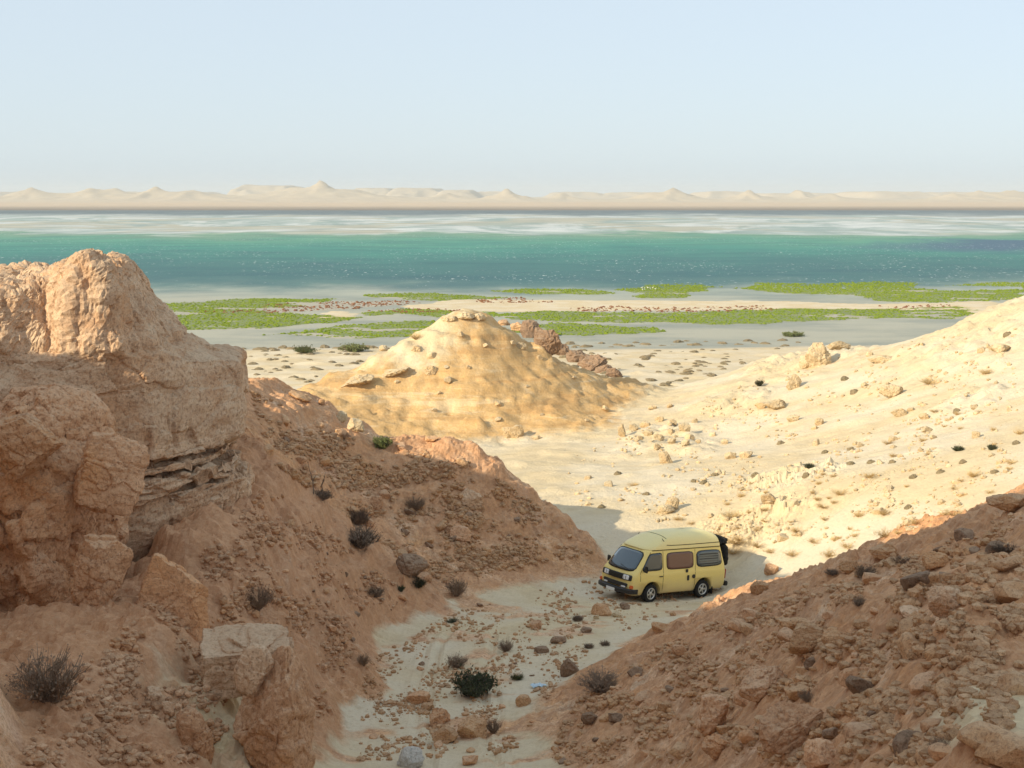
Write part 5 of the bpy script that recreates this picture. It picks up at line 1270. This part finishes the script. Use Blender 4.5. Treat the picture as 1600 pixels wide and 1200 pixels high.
# ------------------------------------------------------------------ plants
def leafy(name, c, c2):
    t = NT(name); oi = t.node('ShaderNodeObjectInfo'); n = t.noise(t.pos(), 1.6, 4, .6)
    return t.fin(t.mix(t.ramp(n, [(.3, 0.), (.7, 1.)]), c, c2), .85, None, .15)
P_TWIG = leafy('dry_twig', (.30, .215, .145), (.20, .14, .10)); P_STRAW = leafy('straw', (.60, .44, .22), (.46, .32, .15)); P_GREEN = leafy('bush_green', (.10, .13, .045), (.16, .17, .06))
P_DARK = leafy('dark_green_leaf', (.042, .055, .028), (.075, .08, .04)); P_MARSH = leafy('marsh_green', (.13, .20, .010), (.22, .27, .018)); P_RED = leafy('marsh_red', (.17, .065, .035), (.26, .13, .06)); P_GREY = leafy('grey_scrub', (.15, .115, .085), (.10, .08, .06))
P_TUFT = leafy('beach_scrub', (.26, .20, .12), (.17, .14, .085))
def ribbons(stems, r, width):
    """Tapered three-sided twigs along polylines."""
    V = []; F = []
    for pts in stems:
        n = len(pts); b = len(V)
        for i, p in enumerate(pts):
            w = width * (1 - .75 * i / (n - 1))
            for k in range(3): a = 2.094 * k + r; V.append((p[0] + w * math.cos(a), p[1] + w * math.sin(a), p[2] + w * .3 * math.sin(a)))
        for i in range(n - 1):
            for k in range(3): a = b + i * 3 + k; c = b + i * 3 + (k + 1) % 3; F.append((a, c, c + 3, a + 3))
    return V, F
def shrub_stems(seed, n, spread, height, branch=2, droop=.0):
    r = random.Random(seed); out = []
    for i in range(n):
        a = r.uniform(0, 6.283); k = r.uniform(.15, 1) ** .7; h = height * r.uniform(.45, 1.05) * (1 - .45 * k * k)
        bx, by = .10 * spread * math.cos(a) * r.random(), .10 * spread * math.sin(a) * r.random(); ex, ey = spread * k * math.cos(a), spread * k * math.sin(a)
        pts = []
        for j in range(5):
            t = j / 4; pts.append((bx + (ex - bx) * t ** 1.1 + r.uniform(-.05, .05) * spread, by + (ey - by) * t ** 1.1 + r.uniform(-.05, .05) * spread, h * (t ** .8) - droop * t * t * k - .03))
        out.append(pts)
        for b in range(branch):
            j = r.randint(1, 3); p = pts[j]; a2 = a + r.uniform(-1.3, 1.3); l = spread * r.uniform(.18, .45)
            out.append([p, (p[0] + l * .5 * math.cos(a2), p[1] + l * .5 * math.sin(a2), p[2] + l * r.uniform(.1, .45)), (p[0] + l * math.cos(a2), p[1] + l * math.sin(a2), p[2] + l * r.uniform(.2, .9))])
    return out
def leaf_mesh(name, stems, seed, per, size, mat):
    r = random.Random(seed); V = []; F = []
    for pts in stems:
        for q in range(per):
            j = r.randint(1, len(pts) - 1); p = pts[j]; o = pts[j - 1]; t = r.random(); c = [p[i] * t + o[i] * (1 - t) + r.uniform(-1, 1) * size * 1.2 for i in range(3)]
            u = Vector((r.gauss(0, 1), r.gauss(0, 1), r.gauss(0, 1))).normalized(); v = u.orthogonal().normalized(); s = size * r.uniform(.6, 1.3); b = len(V)
            for a, w in ((-1, 0), (0, -.45), (1, 0), (0, .45)): V.append((c[0] + (u.x * a + v.x * w) * s, c[1] + (u.y * a + v.y * w) * s, max(.0, c[2] + (u.z * a + v.z * w) * s)))
            F.append((b, b + 1, b + 2, b + 3))
    me = bpy.data.meshes.new(name); me.from_pydata(V, [], F); me.materials.append(mat); return me
def twig_mesh(name, stems, width, mat):
    V, F = ribbons(stems, .4, width); me = bpy.data.meshes.new(name); me.from_pydata(V, [], F); me.materials.append(mat); return me
KIND = {}
def kind(key, n, branch, height, width, wood, per, lsize, leaf, variants=3):
    out = []
    for v in range(variants):
        st = shrub_stems(hash(key) % 1 + 17 * v + len(key) * 7, n, 1.0, height, branch); out.append((twig_mesh('branches', st, width, wood), leaf_mesh('foliage', st, v + 3, per, lsize, leaf) if per else None))
    KIND[key] = out
kind('twig', 90, 4, .85, .016, P_TWIG, 4, .035, P_TWIG); kind('straw', 130, 1, .60, .012, P_STRAW, 1, .028, P_STRAW); kind('green', 55, 3, .75, .014, P_TWIG, 11, .065, P_GREEN)
kind('dark', 60, 3, .75, .016, P_GREY, 11, .060, P_DARK); kind('scrub', 95, 4, .70, .018, P_GREY, 4, .05, P_TWIG); kind('tuft', 22, 1, .5, .03, P_GREY, 5, .10, P_GREY)
TUFT = [rock_mesh('scrub_tuft', (1, .9, .8), 700 + i, P_TUFT, sub=3, cuts=0, rough=.5, ridg=.45, smooth=False) for i in range(3)]
def shrub(px, py, wpx, hpx, key, label, i, group=None, cat='shrub', name=None, tiny=False):
    loc, nor, dist = hit(px, py + hpx * .38); w = wpx / FPX * dist / 2; h = hpx / FPX * dist
    tw, lf = KIND[key][i % 3]
    nm = name or {'twig': 'dry_shrub', 'straw': 'straw_tuft', 'green': 'green_bush', 'dark': 'dark_bush', 'scrub': 'grey_shrub', 'tuft': 'scrub_tuft'}[key]
    zs = max(.35 * w, min(2.2 * w, h * 1.15))
    if tiny: o = obj(nm, TUFT[i % 3], None, loc - Vector((0, 0, .03))); zs *= .6
    else:
        o = bpy.data.objects.new(nm, None); link(o); o.location = loc - Vector((0, 0, .03)); obj('branches', tw, o)
        if lf: obj('foliage', lf, o)
    o.rotation_euler = (0, 0, i * 2.4); o.scale = (w, w, zs); tag(o, label, cat, group); return o
NAMED = [(738, 1068, 78, 48, 'dark', 'dense dark green bush in the middle of the gully'), (503, 772, 38, 22, 'scrub', 'dark shrub with two bare stalks above it on the middle ridge'), (560, 806, 44, 34, 'scrub', 'upper grey shrub of the pair in the hollow of the middle ridge'),
         (562, 838, 72, 42, 'scrub', 'large dark shrub filling the hollow at the foot of the ridge'), (650, 786, 36, 28, 'twig', 'thin grey shrub halfway along the middle ridge'), (597, 690, 36, 26, 'green', 'pale green grass tuft near the ridge crest'),
         (713, 918, 40, 34, 'twig', 'tan twiggy shrub at the foot of the ridge where the gully bends'), (653, 909, 30, 22, 'dark', 'low dark green shrub at the foot of the left slope'), (626, 917, 15, 17, 'dark', 'small dark shrub left of the low green one'),
         (587, 923, 32, 22, 'scrub', 'grey shrub on the lower left slope'), (402, 934, 64, 46, 'twig', 'bare twiggy shrub on the left slope under the cliff'), (74, 1062, 124, 88, 'twig', 'wide brown shrub in the lower left corner'), (568, 1030, 26, 22, 'twig', 'small shrub at the left wall of the gully'),
         (790, 1008, 26, 26, 'twig', 'upright twiggy shrub in mid gully'), (713, 1033, 38, 26, 'twig', 'thin shrub just above the dark green bush'), (771, 1135, 30, 28, 'twig', 'brown shrub beside the biggest gully boulder'), (709, 969, 22, 10, 'dark', 'flat dark plant alone on the gully floor'),
         (902, 965, 20, 14, 'scrub', 'grey plant left of the stone pile'), (920, 1008, 18, 12, 'scrub', 'left grey plant at the foot of the right slope'), (945, 1004, 18, 12, 'scrub', 'right grey plant at the foot of the right slope'), (808, 1056, 24, 14, 'green', 'little green plant right of the dark green bush'),
         (941, 1066, 84, 38, 'twig', 'sprawling bare shrub low on the right slope'), (1352, 891, 38, 24, 'scrub', 'dark shrub high on the right slope'), (1409, 874, 36, 18, 'twig', 'brown shrub near the skyline of the right slope'), (1343, 938, 28, 18, 'scrub', 'grey shrub above the boulder pair on the right slope'),
         (1572, 856, 54, 22, 'scrub', 'dark straggling shrub near the right edge'), (1300, 892, 24, 14, 'scrub', 'small dark shrub on the upper edge of the right slope'), (1262, 1086, 40, 20, 'twig', 'dry shrub below the wide dusty slab'), (1469, 1163, 48, 30, 'twig', 'dry twigs near the pale sand at the lower right'),
         (650, 522, 28, 20, 'straw', 'tan shrub on the left shoulder of the mound'), (475, 546, 44, 14, 'green', 'left green bush on the beach beyond the ridge'), (553, 543, 52, 16, 'green', 'right green bush on the beach beyond the ridge'), (1239, 522, 38, 12, 'green', 'green bush at the water edge behind the sunlit slope'),
         (1187, 598, 18, 14, 'dark', 'dark green bush on the saddle right of the mound'), (1265, 727, 18, 11, 'dark', 'dark plant in the middle of the sunlit slope'), (1550, 698, 16, 12, 'dark', 'dark plant at the right of the sunlit slope'), (1497, 700, 20, 11, 'dark', 'dark plant left of the one at the far right')]
for i, (px, py, w, h, k, lab) in enumerate(NAMED): shrub(px, py, w, h, k, lab, i, None, 'bush' if k in ('green', 'dark') else 'shrub')
# the two bare stalks on the ridge
sl = hit(503, 776)[0]
for i, (px, py0, py1) in enumerate([(490, 772, 722), (506, 772, 738)]):
    d_ = hit(px, py0)[0]; k_ = (d_ - CAMV).length / FPX
    pts = [(0, 0, -.05), (-.02 - .05 * i, 0, (py0 - py1) * k_ * .4), ((-.12 if i == 0 else .02), .02, (py0 - py1) * k_ * .75), ((-.16 if i == 0 else .06), 0, (py0 - py1) * k_)]
    o = obj('bare_stalk', twig_mesh('bare_stalk', [pts, [pts[1], (pts[1][0] + .06, 0, pts[1][2] + .12), (pts[1][0] + .1, .02, pts[1][2] + .2)]], .022, P_GREY), None, d_)
    tag(o, ['taller leaning bare stalk on the middle ridge', 'shorter straight bare stalk on the middle ridge'][i], 'stalk')
STRAW = [(1453, 593, 48, 17), (1552, 543, 20, 14), (1521, 738, 32, 18), (1313, 766, 38, 17), (1383, 798, 38, 15), (1490, 798, 56, 20), (1383, 830, 52, 22), (1287, 788, 40, 11), (1143, 801, 46, 17), (1158, 771, 24, 13), (1342, 801, 26, 15), (1359, 740, 36, 15),
         (1388, 689, 26, 13), (1442, 685, 22, 12), (1552, 668, 16, 12), (1594, 672, 22, 16), (990, 755, 26, 11), (1246, 825, 42, 15), (1150, 840, 60, 20), (1115, 832, 40, 16), (1185, 848, 40, 16), (1272, 842, 32, 14), (1311, 838, 14, 10), (1145, 858, 42, 15), (1547, 766, 22, 11), (1396, 709, 24, 11), (1541, 578, 30, 15),
         (1298, 862, 52, 17), (1325, 850, 36, 14), (1240, 862, 44, 14), (1430, 812, 30, 14), (1060, 808, 26, 10), (1080, 815, 20, 9), (1460, 640, 20, 9), (1580, 720, 24, 12), (1505, 770, 20, 9), (1205, 858, 30, 12)]
STRAW += [(a_, b_, 12 + (i_ * 7) % 13, 7 + (i_ * 5) % 6) for i_, (a_, b_) in enumerate(scatter_px([(1120, 770), (1300, 700), (1590, 610), (1590, 770), (1350, 860), (1140, 850)], 34, 77))]
for i, (px, py, w, h) in enumerate(STRAW): shrub(px, py, w, h, 'straw', 'dry straw-coloured tuft on the sunlit sand', i, 'straw tufts on the sunlit slope', 'tuft')
DOT = [(1329, 722), (1361, 720), (1427, 743), (1010, 770), (965, 738), (1100, 752), (1117, 740), (1495, 640), (1588, 690), (1575, 520), (1335, 610), (1320, 590), (1220, 690), (1330, 700), (1505, 720), (1395, 720), (1420, 790), (940, 790), (1085, 750), (1260, 740), (1290, 705), (1555, 735), (1470, 735), (1180, 740)]
for i, (px, py) in enumerate(DOT): shrub(px, py, 11, 8, 'tuft', 'tiny dark scrub tuft on the sunlit sand', i, 'tiny tufts on the sunlit slope', 'tuft', tiny=True)
# beach flat: small dark tufts
rb = np.random.default_rng(5); k = 0
while k < 150:
    px = rb.uniform(350, 1420); py = rb.uniform(532, 618)
    if not ((px < 620 and py > 545 - .0 * px and py < 600) or (880 < px < 1250)): continue
    if rb.random() > .35 + .65 * (py - 532) / 86: continue
    if 880 < px < 1250 and py > 612 - (px - 1030) * .22: continue
    loc, nor, dist = hit(px, py)
    if dist < 118: continue
    w = rb.uniform(.16, .5); o = obj('beach_tuft', TUFT[k % 3], None, loc - Vector((0, 0, .05))); o.scale = (w * 1.3, w, w * .6); o.rotation_euler.z = k
    tag(o, 'small dark tuft on the pale beach flat', 'tuft', 'tufts on the beach flat'); k += 1
for i, px in enumerate(np.concatenate([np.linspace(345, 600, 14), np.linspace(885, 1240, 20)])):       # tide line of low plants
    loc = Vector((*on_plane(px + 7 * math.sin(i * 5), 546 - .016 * (px - 345) + 3 * math.sin(i * 2.1), .25), .2)); loc = drop(loc.x, loc.y)[0]
    w = .25 + .35 * abs(math.sin(i * 1.7)); o = obj('beach_tuft', TUFT[i % 3], None, loc - Vector((0, 0, .05))); o.scale = (w * 1.6, w, w * .7); o.rotation_euler.z = i
    tag(o, 'low dark plant along the tide line', 'plant', 'plants along the tide line')
# salt marsh: uncountable low plants
def marsh(name, label, polys, dens, mat, seed, smin, smax, hk, gap):
    r = np.random.default_rng(seed); Cs = []
    for p in polys:
        lo = p.min(0) - 8; hi = p.max(0) + 8; n = int((hi - lo).prod() * dens)
        x = r.uniform(lo[0], hi[0], n); y = r.uniform(lo[1], hi[1], n); ok = mask([p], x, y) & (marsh_noise(x, y) > gap); Cs.append(np.stack([x[ok], y[ok]], 1))
    C = np.concatenate(Cs); n = len(C); s = smin + (smax - smin) * r.random(n) ** 2
    k = 4; a = r.uniform(0, 6.28, (n, 1)) + np.linspace(0, 6.283, k + 1)[None, :k]
    rad = s[:, None] * r.uniform(.6, 1.2, (n, k)); z0 = .02
    ring = np.stack([C[:, :1] + rad * np.cos(a), C[:, 1:] + rad * np.sin(a), np.full((n, k), z0)], -1)
    mid = np.stack([C[:, :1] + rad * .75 * np.cos(a + .3), C[:, 1:] + rad * .75 * np.sin(a + .3), (s * hk)[:, None] * r.uniform(.5, .9, (n, k))], -1)
    top = np.stack([C[:, 0] + s * r.uniform(-.2, .2, n), C[:, 1] + s * r.uniform(-.2, .2, n), s * hk * r.uniform(.9, 1.3, n)], -1)[:, None]
    V = np.concatenate([ring, mid, top], 1).reshape(-1, 3); m = 2 * k + 1; b = np.arange(n)[:, None] * m; F = []
    for i in range(k):
        j = (i + 1) % k; F += [np.concatenate([b + i, b + j, b + k + j], 1), np.concatenate([b + i, b + k + j, b + k + i], 1), np.concatenate([b + k + i, b + k + j, b + 2 * k], 1)]
    o = obj(name, mesh_np(name, V, np.concatenate(F), [mat], smooth=False)); tag(o, label, 'marsh plants', kind='stuff')
marsh('salt_marsh_plants', 'bright green salt marsh plants along the shallow water', GREEN_W, 3.0, P_MARSH, 301, .14, .40, .5, -.26)
marsh('red_marsh_plants', 'reddish brown marsh plants on the sand bars', RED_W, 1.0, P_RED, 302, .15, .40, .7, -.2)
# a scrap of blue plastic in the gully
loc, nor, dist = hit(841, 1074); gx, gy = np.meshgrid(np.linspace(-.2, .2, 9), np.linspace(-.13, .13, 7))
hz_ = .09 + .07 * fbm2(gx.ravel() * 9, gy.ravel() * 9, 3, 9) - .6 * (gx.ravel() ** 2 + gy.ravel() ** 2)
o = obj('plastic_scrap', mesh_np('plastic_scrap', np.stack([gx.ravel(), gy.ravel(), np.maximum(hz_, .0)], 1), grid_faces(9, 7), [plain('pale_blue_plastic', (.45, .58, .66), .35, .4)], False), None, loc + Vector((0, 0, .0)), (0, 0, .4))
tag(o, 'crumpled pale blue plastic scrap on the gully floor', 'litter')
sm = o.modifiers.new('thickness', 'SOLIDIFY'); sm.thickness = .006
# white wading birds in the marsh
def bird_mesh():
    me = rock_mesh('white_bird', (.36, .17, .18), 5, plain('white_feather', (.8, .79, .75), .7), sub=3, cuts=0, rough=.02)
    bm = bmesh.new(); bm.from_mesh(me); bmesh.ops.translate(bm, vec=(0, 0, .75), verts=bm.verts)
    def tube(a, b, r1, r2):
        a = Vector(a); b = Vector(b); q = (b - a).to_track_quat('Z', 'Y').to_matrix().to_4x4()
        bmesh.ops.create_cone(bm, cap_ends=True, segments=8, radius1=r1, radius2=r2, depth=(b - a).length, matrix=Matrix.Translation((a + b) / 2) @ q)
    tube((.28, 0, .8), (.40, 0, 1.05), .06, .04); tube((.40, 0, 1.03), (.36, 0, 1.28), .04, .04); tube((.34, 0, 1.27), (.58, 0, 1.22), .05, .008)
    tube((0, .06, .62), (.02, .06, -.05), .02, .015); tube((0, -.06, .62), (-.05, -.06, -.05), .02, .015); tube((-.3, 0, .76), (-.55, 0, .68), .09, .02)
    bm.to_mesh(me); bm.free(); return me
bme = bird_mesh()
for i, (px, py) in enumerate([(1003, 452), (1007, 453), (1012, 452), (1016, 453), (1020, 452), (1024, 454), (1004, 455)]):
    x_, y_ = on_plane(px, py, .05); o = obj('white_bird', bme, None, (x_, y_, .1), (0, 0, i * 1.3)); o.scale = (.45, .45, .45); tag(o, 'tiny white wading bird in the flock on the far marsh patch', 'bird', 'white birds on the marsh')
